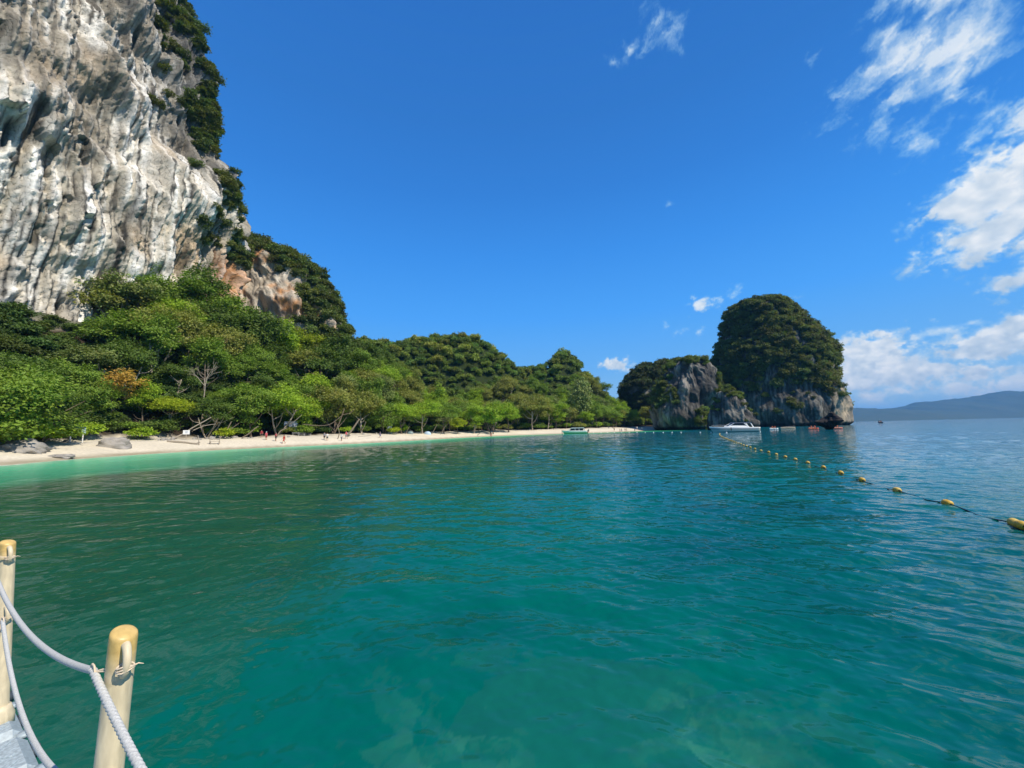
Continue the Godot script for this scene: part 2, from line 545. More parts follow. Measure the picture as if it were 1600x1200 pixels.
# ---------------------------------------------------------------- water
func make_water() -> void:
	var waves := []
	rg.seed = 5
	for k in 31:
		var lam := 0.27 * pow(1.105, k - 9)
		var dir := deg_to_rad(112.0 + rg.randfn(0.0, 34.0))
		var kk := TAU / lam
		var steep := 0.037 if k < 20 else 0.031
		waves.append([cos(dir) * kk, sin(dir) * kk, steep / kk * rg.randf_range(0.6, 1.25), rg.randf() * TAU, lam])
	var warp := noise(31, 0.06, 2)
	var gust := noise(32, 0.045, 3)
	cobbles = FastNoiseLite.new()
	cobbles.seed = 3
	cobbles.noise_type = FastNoiseLite.TYPE_CELLULAR
	cobbles.frequency = 2.6
	cobbles.cellular_return_type = FastNoiseLite.RETURN_CELL_VALUE
	var bed := noise(33, 0.16, 4)
	var bed2 := noise(34, 0.03, 3)
	var angles := PackedFloat32Array()
	var a := -78.0
	while a <= 78.0:
		angles.append(a)
		a += 0.3
	while a < 281.5:
		angles.append(a)
		a += 4.0
	var radii := PackedFloat32Array()
	var r := 0.7
	while r < 26.0:
		radii.append(r)
		r *= 1.0072
	while r < 260.0:
		radii.append(r)
		r *= 1.017
	while r < 9500.0:
		radii.append(r)
		r *= 1.35
	radii.append(9500.0)
	var mb := MB.new()
	var cols := angles.size()
	var centre := Vector3(0.3, 0, 0.2)
	mb.v.resize(cols * radii.size())
	mb.n.resize(cols * radii.size())
	mb.c.resize(cols * radii.size())
	mb.uv.resize(cols * radii.size())
	var ws := waves.size()
	for j in radii.size():
		var rr := radii[j]
		var step := rr * deg_to_rad(0.3)
		for k in cols:
			var an := deg_to_rad(angles[k])
			var x := centre.x + sin(an) * rr
			var z := centre.z - cos(an) * rr
			var y := 0.0
			var sx := 0.0
			var sz := 0.0
			if rr < 200.0 and k < 522:
				var wob := warp.get_noise_2d(x, z) * 2.2
				var amp := (0.75 + 0.8 * gust.get_noise_2d(x, z)) * (1.0 - smoothstep(120.0, 200.0, rr)) * lerpf(0.12, 1.0, smoothstep(4.0, 48.0, -inland(x, z)))
				for w in ws:
					var q: Array = waves[w]
					if q[4] < step * 3.2:
						continue
					var ph: float = q[0] * x + q[1] * z + q[3] + wob
					var sn := sin(ph)
					var e: float = q[2] * amp
					# narrow crests, broad troughs
					y += e * (sn + 0.22 * cos(2.0 * ph))
					var d: float = e * (cos(ph) - 0.44 * sin(2.0 * ph))
					sx += d * q[0]
					sz += d * q[1]
			var at := j * cols + k
			mb.v[at] = Vector3(x, y, z)
			mb.n[at] = Vector3(-sx, 1.0, -sz).normalized()
			mb.uv[at] = Vector2(x, z) / 11.0
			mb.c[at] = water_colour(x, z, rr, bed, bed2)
	mb.grid(0, cols, radii.size(), true, true)
	mb.v.append(centre)
	mb.n.append(Vector3.UP)
	mb.c.append(mb.c[0])
	mb.uv.append(Vector2.ZERO)
	for k in cols:
		mb.i.append(mb.v.size() - 1); mb.i.append(k); mb.i.append((k + 1) % cols)
	var m := mat(Color.WHITE, 0.04, true, 0.30)
	var bt := bumps(41, 0.011, 4, 1024)
	m.heightmap_enabled = true
	m.heightmap_texture = bt
	m.heightmap_scale = 5.0
	# towards the sand the water is ruffled finer and finer: the sheet changes its gloss in small steps
	var zones := 9
	var parts := []
	for q in zones:
		parts.append(PackedInt32Array())
	for t in range(0, mb.i.size(), 3):
		var p := mb.v[mb.i[t]]
		var zone := zones - 1
		if absf(p.x) < 160.0 and p.z > -330.0 and p.z < 60.0:
			var off := -inland(p.x, p.z) + bed2.get_noise_2d(p.x, p.z + 70.0) * 6.0 + bed.get_noise_2d(p.x * 2.0, p.z * 2.0) * 3.0
			zone = clampi(int((off - 14.0) / 6.5), 0, zones - 1)
		var list: PackedInt32Array = parts[zone]
		list.append(mb.i[t])
		list.append(mb.i[t + 1])
		list.append(mb.i[t + 2])
		parts[zone] = list
	var sheet := ArrayMesh.new()
	for q in zones:
		if parts[q].size() == 0:
			continue
		mb.i = parts[q]
		var piece := trimmed(mb)
		var arr := []
		arr.resize(Mesh.ARRAY_MAX)
		arr[Mesh.ARRAY_VERTEX] = piece.v
		arr[Mesh.ARRAY_NORMAL] = piece.n
		arr[Mesh.ARRAY_COLOR] = piece.c
		arr[Mesh.ARRAY_TEX_UV] = piece.uv
		arr[Mesh.ARRAY_INDEX] = piece.i
		sheet.add_surface_from_arrays(Mesh.PRIMITIVE_TRIANGLES, arr)
		var f := float(q) / (zones - 1)
		var wm: StandardMaterial3D = m.duplicate()
		wm.roughness = lerpf(0.20, 0.04, sqrt(f))
		wm.metallic_specular = lerpf(0.13, 0.29, f)
		wm.heightmap_scale = lerpf(2.2, 5.0, f)
		sheet.surface_set_material(sheet.get_surface_count() - 1, wm)
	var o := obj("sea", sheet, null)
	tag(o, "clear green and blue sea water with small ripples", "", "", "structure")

func trimmed(src: MB) -> MB:  # only the vertices that its faces use
	var out := MB.new()
	var to := PackedInt32Array()
	to.resize(src.v.size())
	to.fill(-1)
	for k in src.i:
		if to[k] < 0:
			to[k] = out.v.size()
			out.v.append(src.v[k])
			out.n.append(src.n[k])
			out.c.append(src.c[k])
			out.uv.append(src.uv[k])
		out.i.append(to[k])
	return out

func water_colour(x: float, z: float, rr: float, bed: FastNoiseLite, bed2: FastNoiseLite) -> Color:
	if rr > 330.0:
		return Color(0.008, 0.125, 0.195)
	var d := -inland(x, z) + bed.get_noise_2d(x, z) * 1.2
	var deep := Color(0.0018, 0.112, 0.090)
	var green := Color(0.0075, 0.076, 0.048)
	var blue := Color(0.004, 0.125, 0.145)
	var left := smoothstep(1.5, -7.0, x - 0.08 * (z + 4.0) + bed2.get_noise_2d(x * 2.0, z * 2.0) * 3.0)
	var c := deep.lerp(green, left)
	blue = blue.lerp(Color(0.006, 0.150, 0.215), smoothstep(25.0, 110.0, rr))
	c = c.lerp(blue, smoothstep(4.0, 30.0, x * 0.6 - z * 0.35 + bed2.get_noise_2d(x + 50.0, z) * 6.0) * (1.0 - left * 0.7))
	c = c.lerp(Color(0.0015, 0.085, 0.088), 0.8 * smoothstep(1.6, 5.0, x + bed2.get_noise_2d(x * 3.0, z * 3.0) * 3.0) * (1.0 - smoothstep(10.0, 24.0, rr)))
	# pale rocks and sand showing through near the dock, weed patches beside them
	var spot := exp(-(pow((x - 0.6) / 1.25, 2.0) + pow((z + 2.9) / 1.2, 2.0)))
	if spot > 0.02:
		c = c.lerp(Color(0.012, 0.125, 0.090), clampf(spot * 0.5, 0.0, 0.8))
		var stone: float = cobbles.get_noise_2d(x + bed.get_noise_2d(x * 4.0, z * 4.0) * 0.5, z)
		c = c.lerp(Color(0.048, 0.225, 0.140), clampf(spot * 1.2, 0.0, 1.0) * smoothstep(-0.25, 0.75, stone) * smoothstep(-0.25, 0.3, bed2.get_noise_2d(x * 9.0, z * 9.0)) * 0.68)
	c = c.lerp(c * Color(0.8, 0.78, 0.85), clampf(bed.get_noise_2d(x * 1.2 + 40.0, z * 1.2) * 1.6, 0.0, 1.0) * (1.0 - smoothstep(20.0, 40.0, rr)))
	# shallows over sand
	var e := d + bed2.get_noise_2d(x, z + 70.0) * 6.0 * smoothstep(4.0, 20.0, d)
	c = c.lerp(Color(0.020, 0.265, 0.145), 1.0 - smoothstep(21.0, 27.0, e))
	c = c.lerp(Color(0.055, 0.45, 0.235), 1.0 - smoothstep(5.0, 20.0, e))
	c = c.lerp(Color(0.15, 0.50, 0.29), 1.0 - smoothstep(1.2, 6.5, d))
	c = c.lerp(Color(0.47, 0.49, 0.335), 1.0 - smoothstep(0.0, 1.6, d))
	if d < 0.7:
		c = c.lerp(Color(0.74, 0.74, 0.70), smoothstep(0.1, 0.4, bed.get_noise_2d(x * 7.0, z * 7.0) + 0.25) * (1.0 - smoothstep(0.25, 0.7, d)))
	return c

# ---------------------------------------------------------------- rock
func make_cliff() -> void:
	# the tall limestone wall on the left
	var sp := smooth_path(cliff_path, 12)
	var lens := [0.0]
	for k in range(1, sp.size()):
		lens.append(lens[-1] + sp[k].distance_to(sp[k - 1]))
	var total: float = lens[-1]
	var ss := PackedFloat32Array()
	var s := 0.0
	while s < total:
		ss.append(s)
		var p := path_at(sp, lens, s)
		s += 0.3 if p.y < -58.0 and p.y > -128.0 else 1.6
	var lean := [Vector2(5, -8.0), Vector2(25, -7.5), Vector2(45, -6.5), Vector2(58, -4.5), Vector2(70, -5.0), Vector2(78, -8.0), Vector2(95, -14.5), Vector2(105, -17.0), Vector2(130, -20.0), Vector2(155, -30.0), Vector2(175, -45.0)]
	var big := noise(51, 0.03, 3)
	var flute := noise(52, 1.0, 4, true)
	var med := noise(53, 1.0, 4)
	var small := noise(54, 0.45, 3)
	var cut := noise(58, 1.0, 3, true)
	var block := FastNoiseLite.new()
	block.seed = 59
	block.noise_type = FastNoiseLite.TYPE_CELLULAR
	block.frequency = 1.0
	block.cellular_jitter = 0.9
	block.cellular_return_type = FastNoiseLite.RETURN_CELL_VALUE
	var streak := noise(55, 1.0, 3)
	var patch := noise(56, 0.035, 4)
	var mb := MB.new()
	var y0 := 4.0
	var y1 := 170.0
	var rows := 390
	var turn_at := 0.0
	for k in sp.size():
		if sp[k].y < -112.0:
			turn_at = lens[k]
			break
	for r in rows:
		var y := lerpf(y0, y1, float(r) / (rows - 1))
		for k in ss.size():
			var p := path_at(sp, lens, ss[k])
			var q := path_at(sp, lens, minf(ss[k] + 1.5, total)) - path_at(sp, lens, maxf(ss[k] - 1.5, 0.0))
			var nrm := Vector2(-q.y, q.x).normalized()
			var u := ss[k] - y * 0.06
			var ends := smoothstep(turn_at - 70.0, turn_at, ss[k])
			var off: float = along(lean, y) * lerpf(0.45, 1.0, ends)
			var fl := flute.get_noise_2d(u * 0.085, y * 0.016)
			off += big.get_noise_2d(u * 1.3, y) * (6.0 + 2.5 * smoothstep(55.0, 80.0, y))
			off += fl * 1.9 + flute.get_noise_2d(u * 0.30 + 40.0, y * 0.018) * 0.9
			var me := med.get_noise_2d(u * 0.11, y * 0.034)
			off += me * 1.7
			# overhanging shelves: undercut below, bulging above
			var sh := fposmod(y * 0.055 + med.get_noise_2d(u * 0.03, y * 0.02) * 2.2, 1.0)
			off += (sh * sh - 0.3) * 2.4 * clampf(patch.get_noise_2d(u, y) * 2.2 - 0.1, 0.0, 1.0)
			var sm := small.get_noise_2d(u * 1.1, y * 0.28)
			off += sm * 0.5 + med.get_noise_2d(u * 1.1, y * 0.8) * 0.35
			# joints: narrow upright clefts and short level cracks
			var cleft := smoothstep(0.64, 0.86, cut.get_noise_2d(u * 0.055, y * 0.006 + 9.0))
			var crack := smoothstep(0.74, 0.90, cut.get_noise_2d(u * 0.10 + 70.0, y * 0.26)) * smoothstep(-0.05, 0.2, patch.get_noise_2d(u * 2.0 + 50.0, y * 2.0))
			# broken faces: blocks that stand proud of or behind their neighbours
			var wob := sm * 0.9
			var b1 := block.get_noise_2d(u * 0.30 + wob, y * 0.085 + wob * 0.4)
			var b2 := block.get_noise_2d(u * 0.95 + 40.0 + wob, y * 0.36 + wob)
			off += b1 * 0.95 + b2 * 0.46
			off -= cleft * 1.1 + crack * 0.6
			mb.v.append(Vector3(p.x + nrm.x * off, y, p.y + nrm.y * off))
			# colours of the stone: white flowstone, buff, grey weathering, black water stains
			var st := streak.get_noise_2d(u * 0.36, y * 0.012)
			var st2 := streak.get_noise_2d(u * 0.9 + 60.0, y * 0.025)
			var pa := patch.get_noise_2d(u, y * 0.8)
			var c := Color(0.58, 0.535, 0.445)
			c = c.lerp(Color(0.84, 0.825, 0.77), clampf(0.30 + st * 3.2 + fl * 0.4 + 0.75 * (1.0 - smoothstep(30.0, 85.0, y)) * (1.0 - ends * 0.5), 0.0, 1.0))
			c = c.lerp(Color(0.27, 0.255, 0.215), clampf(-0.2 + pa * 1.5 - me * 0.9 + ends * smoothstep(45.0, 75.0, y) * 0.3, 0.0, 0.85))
			c = c.lerp(Color(0.50, 0.35, 0.19), clampf(patch.get_noise_2d(u + 300.0, y * 0.7) * 2.2 - 0.55, 0.0, 0.6))
			c = c.lerp(Color(0.045, 0.045, 0.042), clampf(st2 * 6.0 - 1.15 + pa * 0.8, 0.0, 0.92))
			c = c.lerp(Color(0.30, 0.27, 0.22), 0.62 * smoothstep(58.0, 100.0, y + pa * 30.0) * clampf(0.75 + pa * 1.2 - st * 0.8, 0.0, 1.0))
			var drip := smoothstep(0.70, 0.88, cut.get_noise_2d(u * 0.17 + 200.0, y * 0.0045)) * smoothstep(-0.12, 0.15, patch.get_noise_2d(u + 90.0, y * 0.6))
			c = c.lerp(Color(0.035, 0.036, 0.036), drip * 0.9)
			c = c.lerp(Color(0.05, 0.05, 0.048), clampf(cleft * 0.85 + crack * 0.55, 0.0, 0.9))
			c = c.lerp(Color(0.13, 0.13, 0.125), smoothstep(68.0, 110.0, y) * smoothstep(turn_at - 24.0, turn_at - 4.0, ss[k] + sm * 8.0) * 0.85)
			c = c.lerp(Color(0.56, 0.27, 0.11), smoothstep(turn_at - 3.0, turn_at + 5.0, ss[k]) * (1.0 - smoothstep(56.0, 66.0, y)) * 0.75)
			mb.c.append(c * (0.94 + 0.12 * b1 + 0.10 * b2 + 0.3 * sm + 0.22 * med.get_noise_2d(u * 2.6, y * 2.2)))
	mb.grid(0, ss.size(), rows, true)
	# the top leans back into the hill
	var start := mb.v.size()
	for k in ss.size():
		mb.v.append(mb.v[(rows - 1) * ss.size() + k])
		mb.c.append(Color(0.12, 0.12, 0.1))
	for k in ss.size():
		var t := mb.v[(rows - 1) * ss.size() + k]
		mb.v.append(Vector3(-190, 185, t.z - 10.0))
		mb.c.append(Color(0.10, 0.11, 0.08))
	mb.grid(start, ss.size(), 2, true)
	mb.smooth()
	M.cliff_v = mb.v
	M.cliff_n = mb.n
	M.cliff_cols = ss.size()
	M.cliff_rows = rows
	M.cliff_s = ss
	M.cliff_turn = turn_at
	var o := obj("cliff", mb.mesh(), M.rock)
	tag(o, "towering white and grey limestone cliff streaked with black stains", "cliff", "", "structure")

func path_at(sp: Array, lens: Array, s: float) -> Vector2:
	var lo := 0
	var hi := sp.size() - 1
	while hi - lo > 1:
		var m := (lo + hi) / 2
		if lens[m] <= s:
			lo = m
		else:
			hi = m
	return (sp[lo] as Vector2).lerp(sp[hi], clampf((s - lens[lo]) / maxf(lens[hi] - lens[lo], 1e-5), 0.0, 1.0))

# A rock stack from its outline: rows of [height, left x, right x]; zc and depth share give the third dimension. Returns vertices, normals and colours by row for planting.
func stack(called: String, label: String, outline: Array, zc: float, depth: float, cols: int, rows: int, sd: int, rough: float, paint: Callable, category := "rock") -> MB:
	var mb := MB.new()
	var big := noise(sd, 0.045, 3)
	var med := noise(sd + 1, 0.16, 4)
	var flute := noise(sd + 2, 0.30, 3, true)
	var top: float = outline[-1][0]
	var lo: float = outline[0][0]
	var lefts := []
	var rights := []
	for q in outline:
		lefts.append(Vector2(q[0], q[1]))
		rights.append(Vector2(q[0], q[2]))
	for r in rows:
		var f := float(r) / (rows - 1)
		var y := lerpf(lo, top, f)
		var xl: float = along(lefts, y)
		var xr: float = along(rights, y)
		var cx := (xl + xr) * 0.5
		var w := (xr - xl) * 0.5
		var w0: float = (outline[0][2] - outline[0][1]) * 0.5
		var dz := depth * pow(w / w0, 0.75)
		if r == rows - 1:
			w *= 0.15
			dz *= 0.15
		for k in cols:
			var a := TAU * k / cols
			var dir := Vector3(cos(a), 0, sin(a))
			var p := Vector3(cx + dir.x * w, y, zc + dir.z * dz)
			var b := big.get_noise_3dv(p)
			var m := med.get_noise_3d(p.x, p.y * 0.45, p.z)
			var fl := flute.get_noise_3d(p.x * 0.6, p.y * 0.10, p.z * 0.6)
			var keep := minf(1.0, (w + dz) / 9.0)
			var off := (b * 4.0 + m * 2.2 + fl * 1.2) * rough * keep
			if y < 2.0:
				off -= (2.0 - y) * 0.7 * minf(1.0, rough)
			p += dir * off
			p.y += m * rough * 1.5 * f * keep
			mb.v.append(p)
			mb.c.append(paint.call(p, a, f, b, m, fl))
	mb.grid(0, cols, rows, false, true)
	mb.v.append(Vector3((outline[-1][1] + outline[-1][2]) * 0.5, top + 0.2, zc))
	mb.c.append(mb.c[-1])
	for k in cols:
		mb.i.append(mb.v.size() - 1); mb.i.append((rows - 1) * cols + k); mb.i.append((rows - 1) * cols + (k + 1) % cols)
	mb.smooth()
	if mb.n[int(rows / 2) * cols].x < 0.0:
		for k in mb.n.size():
			mb.n[k] = -mb.n[k]
		for t in range(0, mb.i.size(), 3):
			var e := mb.i[t + 1]
			mb.i[t + 1] = mb.i[t + 2]
			mb.i[t + 2] = e
	var o := obj(called, mb.mesh(), M.rock if depth > 8.0 else M.stone)
	tag(o, label, category, "", "structure")
	return mb

func grey_rock(p: Vector3, _a: float, _f: float, b: float, m: float, fl: float) -> Color:
	var c := Color(0.075, 0.074, 0.070).lerp(Color(0.30, 0.28, 0.24), clampf(0.15 + m * 1.6 + fl * 0.4, 0.0, 1.0))
	c = c.lerp(Color(0.05, 0.05, 0.047), clampf(b * 2.6 + nB.get_noise_2d(p.x * 5.0 + p.z * 4.0, p.y * 0.5) * 1.8 - 0.1, 0.0, 0.9))
	return c.lerp(Color(0.03, 0.03, 0.028), 1.0 - smoothstep(0.8, 2.2, p.y))

func dark_rock(p: Vector3, _a: float, _f: float, _b: float, m: float, _fl: float) -> Color:
	return Color(0.028, 0.027, 0.025).lerp(Color(0.30, 0.27, 0.22), clampf(m * 2.6 + p.y * 0.30 - 1.25, 0.0, 1.0))

func island_rock(p: Vector3, a: float, f: float, b: float, m: float, fl: float) -> Color:
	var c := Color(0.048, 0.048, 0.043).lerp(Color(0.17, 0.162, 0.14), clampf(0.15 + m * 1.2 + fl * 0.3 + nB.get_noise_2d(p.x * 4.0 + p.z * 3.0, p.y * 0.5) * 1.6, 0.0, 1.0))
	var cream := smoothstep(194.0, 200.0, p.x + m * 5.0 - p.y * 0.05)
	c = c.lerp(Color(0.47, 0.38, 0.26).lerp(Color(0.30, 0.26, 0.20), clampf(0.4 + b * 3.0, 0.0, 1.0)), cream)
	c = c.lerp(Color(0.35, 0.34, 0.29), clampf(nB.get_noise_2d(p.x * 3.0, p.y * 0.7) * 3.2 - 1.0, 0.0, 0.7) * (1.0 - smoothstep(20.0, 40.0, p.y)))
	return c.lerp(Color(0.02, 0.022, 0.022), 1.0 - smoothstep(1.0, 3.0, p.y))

func wooded_rock(p: Vector3, _a: float, _f: float, b: float, m: float, fl: float) -> Color:
	return Color(0.16, 0.16, 0.14).lerp(Color(0.33, 0.31, 0.27), clampf(0.2 + m * 1.8 + fl * 0.3, 0.0, 1.0)).lerp(Color(0.05, 0.05, 0.05), clampf(b * 2.0, 0.0, 0.8))

func orange_rock(p: Vector3, _a: float, _f: float, b: float, m: float, fl: float) -> Color:
	var c := Color(0.46, 0.40, 0.32).lerp(Color(0.58, 0.29, 0.12), clampf(0.35 + b * 3.0 + nB.get_noise_2d(p.x * 2.0, p.y * 2.0) * 1.2, 0.0, 1.0))
	c = c.lerp(Color(0.66, 0.60, 0.50), clampf(m * 2.6, 0.0, 0.8))
	c = c.lerp(Color(0.05, 0.045, 0.04), smoothstep(0.25, 0.5, nC.get_noise_2d(p.x * 0.9, p.y * 0.10)) * 0.7)
	return c.lerp(Color(0.16, 0.15, 0.13), clampf(fl * 1.2 - 0.35, 0.0, 0.7))

func make_islands() -> void:
	M.shoulder = stack("cliff_shoulder", "lower orange limestone shoulder beside the tall grey cliff", [[8.0, -135.0, -62.5], [30.0, -133.0, -65], [40.0, -132.0, -67], [49.0, -131.0, -70.5], [58.0, -130.0, -72.5], [64.0, -128.0, -76.5], [69.0, -126.0, -81.5], [75.0, -122.0, -92.5], [82.0, -115.0, -103.5]], -152.0, 18.0, 320, 150, 61, 1.25, orange_rock, "cliff")
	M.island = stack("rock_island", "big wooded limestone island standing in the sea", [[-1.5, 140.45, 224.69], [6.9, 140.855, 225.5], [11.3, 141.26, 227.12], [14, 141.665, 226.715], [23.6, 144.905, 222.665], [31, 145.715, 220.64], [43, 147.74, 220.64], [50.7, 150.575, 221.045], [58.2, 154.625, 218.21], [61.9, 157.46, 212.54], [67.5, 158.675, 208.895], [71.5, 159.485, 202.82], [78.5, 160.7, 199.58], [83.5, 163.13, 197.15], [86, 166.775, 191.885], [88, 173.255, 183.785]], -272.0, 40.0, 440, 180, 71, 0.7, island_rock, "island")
	M.tower = stack("rock_tower", "jagged grey limestone tower at the far end of the beach", [[-1.5, 76.285, 104.964], [3.0, 75.81, 104.964], [11.0, 76.285, 106.359], [15.2, 77.71, 108.219], [19.4, 79.61, 109.149], [24.7, 81.985, 108.684], [28.8, 83.885, 108.219], [33.3, 86.26, 105.429], [35.6, 88.635, 103.569], [37.2, 93.385, 101.244]], -207.0, 15.0, 260, 130, 81, 1.0, grey_rock)
	M.hump = stack("wooded_crag", "dark tree covered crag behind the grey rock tower", [[-1.0, 76.0, 150.0], [22.0, 76.0, 145.0], [28.0, 77.0, 140.0], [33.0, 80.5, 134.0], [38.0, 85.0, 128.0], [41.5, 91.0, 120.0], [44.0, 97.0, 112.0]], -262.0, 24.0, 180, 60, 91, 1.0, wooded_rock)
	M.spur = stack("rock_spur", "low broken rocks behind the moored white speedboat", [[-1.0, 84.5, 105.0], [2.8, 85.5, 104.5], [6.1, 86.2, 102.0], [8.6, 87.0, 99.5], [11.7, 87.8, 98.3], [15.5, 89.5, 96.5], [17.8, 92.0, 94.5]], -166.0, 8.5, 150, 70, 101, 0.75, grey_rock)
	stack("mushroom_rock", "small dark undercut rock in the water by the kayaks", [[-0.6, 89.9, 93.4], [0.4, 89.6, 93.6], [1.2, 89.0, 94.0], [1.9, 88.7, 94.5], [2.5, 89.1, 94.7], [3.1, 90.0, 94.2], [3.7, 91.0, 93.8], [4.4, 91.9, 93.2], [5.0, 92.4, 92.9]], -112.0, 2.4, 110, 60, 111, 1.5, dark_rock)

func make_far_coast() -> void:
	var ridge := [Vector2(3300, 60), Vector2(3700, 110), Vector2(3990, 139), Vector2(4219, 178), Vector2(4424, 196), Vector2(4555, 170), Vector2(4775, 142), Vector2(4852, 155), Vector2(5075, 149), Vector2(5234, 205), Vector2(5468, 259), Vector2(5694, 268), Vector2(5850, 302), Vector2(6004, 321), Vector2(6391, 379), Vector2(6759, 340), Vector2(7488, 238), Vector2(8600, 190), Vector2(9800, 0)]
	var mb := MB.new()
	var nn := noise(131, 0.0022, 5)
	var cols := 200
	var rows := 26
	for r in rows:
		var f := float(r) / (rows - 1)
		for k in cols:
			var x := lerpf(2900.0, 9800.0, float(k) / (cols - 1))
			var z := -4500.0 + lerpf(700.0, -900.0, f) + 150.0 * sin(x * 0.002)
			var up := sin(clampf(f * 1.25, 0.0, 1.0) * PI * 0.5) if f < 0.8 else cos((f - 0.8) / 0.2 * PI * 0.5)
			var y: float = along(ridge, x) * 0.9 * up * (1.0 + 0.35 * nn.get_noise_2d(x, z) * (1.0 - 0.75 * up)) + nn.get_noise_2d(x * 4.0, z * 4.0) * 14.0 * up - 3.0
			mb.v.append(Vector3(x, y, z))
			mb.c.append(Color(0.055, 0.085, 0.04).lerp(Color(0.09, 0.10, 0.05), 0.5 + 0.5 * nn.get_noise_2d(x * 6.0, z * 6.0)))
	mb.grid(0, cols, rows, true)
	mb.smooth()
	var m := mat(Color.WHITE, 0.95, true, 0.2)
	tag(obj("hills", mb.mesh(), m), "hazy blue hills along the far coast", "", "", "structure")

# ---------------------------------------------------------------- trees
func ball(r := 1.0) -> Vector3:
	var v := Vector3(rg.randfn(), rg.randfn(), rg.randfn())
	return v.normalized() * r

# Foliage as folded leaf-sized faces gathered in sprays, sprays gathered on boughs.
func crown_mesh(sd: int, rad: Vector3, boughs: int, sprays: int, leaves: int, leaf: float, spread: float, flat: float, droop: float, low := -0.35) -> ArrayMesh:
	rg.seed = sd
	var mb := MB.new()
	for b in boughs:
		var d := ball()
		if d.y < low:
			d.y = -d.y * 0.6
		var ang := TAU * b / boughs * 1.618
		d = (d + Vector3(cos(ang), 0, sin(ang)) * 0.7).normalized()
		var centre := d * rad * rg.randf_range(0.35, 0.72)
		var br := rad * rg.randf_range(0.34, 0.56)
		var tone_b := rg.randf_range(0.85, 1.15)
		for s in sprays:
			var e := ball()
			if e.y < -0.3:
				e.y *= -0.5
			var at := centre + e * br * rg.randf_range(0.55, 1.0)
			var out := (at / rad).normalized()
			var tone := tone_b * rg.randf_range(0.72, 1.28)
			var warm := rg.randf_range(-0.08, 0.16)
			for l in leaves:
				var q := Vector3(rg.randfn(), 0, rg.randfn())
				var p := at + Vector3(q.x * spread, rg.randfn() * spread * flat - droop * spread * q.length() * 0.35, q.z * spread)
				var axis := (Vector3(q.x, 0, q.z).normalized() * 0.8 + ball(0.7) + out * 0.3 - Vector3.UP * (0.2 + droop)).normalized()
				var face := (Vector3.UP * 0.55 + out * 0.7 + ball(0.8)).normalized()
				var side := axis.cross(face).normalized()
				var ll := leaf * rg.randf_range(0.65, 1.3)
				var w := ll * rg.randf_range(0.24, 0.34)
				var fold := axis.cross(side) * ll * 0.10
				var k := mb.v.size()
				mb.v.append(p)
				mb.v.append(p + axis * ll * 0.45 + side * w + fold)
				mb.v.append(p + axis * ll)
				mb.v.append(p + axis * ll * 0.45 - side * w + fold)
				mb.i.append(k); mb.i.append(k + 1); mb.i.append(k + 2)
				mb.i.append(k); mb.i.append(k + 2); mb.i.append(k + 3)
				var t := tone * rg.randf_range(0.85, 1.15)
				var c := Color(t * (1.0 + warm), t, t * (1.0 - warm))
				for z in 4:
					mb.c.append(c)
	return mb.mesh()

func trunk_mesh(sd: int, height: float, r0: float, lean: Vector2, limbs: int, reach: float, stems := 1) -> ArrayMesh:
	rg.seed = sd
	var mb := MB.new()
	for s in stems:
		var tilt := lean + (Vector2(rg.randf_range(-1, 1), rg.randf_range(-1, 1)) * (0.9 if stems > 1 else 0.2))
		var a := Vector3(rg.randf_range(-0.2, 0.2) * (stems - 1), -0.6, rg.randf_range(-0.2, 0.2) * (stems - 1))
		var b := Vector3(tilt.x * height * 0.35, height * 0.45, tilt.y * height * 0.35) + ball(0.15)
		var c := Vector3(tilt.x * height * 0.6, height, tilt.y * height * 0.6)
		var pts := curve([a, a.lerp(b, 0.25) + ball(0.05), b, c], 4)
		var rr := r0 / sqrt(float(stems))
		var rad := taper(pts.size(), rr, rr * 0.5)
		rad[0] = rr * 1.5
		mb.tube(pts, rad, 7)
		for l in limbs:
			var f := rg.randf_range(0.45, 1.0)
			var from := pts[int(f * (pts.size() - 1))]
			var an := TAU * (l + rg.randf()) / limbs
			var to := from + Vector3(cos(an) * reach, reach * rg.randf_range(0.5, 1.1), sin(an) * reach)
			var mid := from.lerp(to, 0.5) + Vector3(0, -0.1 * reach, 0) + ball(0.12 * reach)
			var lp := curve([from, mid, to], 3)
			mb.tube(lp, taper(lp.size(), rr * 0.5, rr * 0.14), 5)
	mb.smooth()
	return mb.mesh()

func twig_mesh(sd: int) -> ArrayMesh:  # a leafless crown
	rg.seed = sd
	var mb := MB.new()
	var todo := [[Vector3(0, 0, 0), Vector3(0.1, 1, 0), 3.2, 0.13, 0]]
	while todo.size():
		var t = todo.pop_back()
		var from: Vector3 = t[0]
		var dir: Vector3 = t[1]
		var ln: float = t[2]
		var to := from + dir * ln
		var pts := curve([from, from.lerp(to, 0.5) + ball(ln * 0.06), to], 2)
		mb.tube(pts, taper(pts.size(), t[3], t[3] * 0.62), 4)
		if t[4] < 5:
			for k in (3 if t[4] < 3 else 2):
				var nd := (dir + ball(0.75) + Vector3.UP * 0.12).normalized()
				todo.append([to if k else from.lerp(to, 0.75), nd, ln * rg.randf_range(0.55, 0.78), t[3] * 0.56, t[4] + 1])
	mb.smooth()
	return mb.mesh()

var kinds := {}
var planted := PackedVector3Array()
var tree_count := 0
var marks := []

func landmark(x: float, z: float) -> String:  # what one finds next to a spot
	var best := 1e9
	var name := ""
	var me := Vector2(x, z)
	for m in marks:
		var d: float = me.distance_to(m[0])
		if d < best:
			best = d
			name = ("behind " if me.length() > (m[0] as Vector2).length() + 2.0 else "before " if me.length() < (m[0] as Vector2).length() - 2.0 else "beside ") + m[1]
	return name

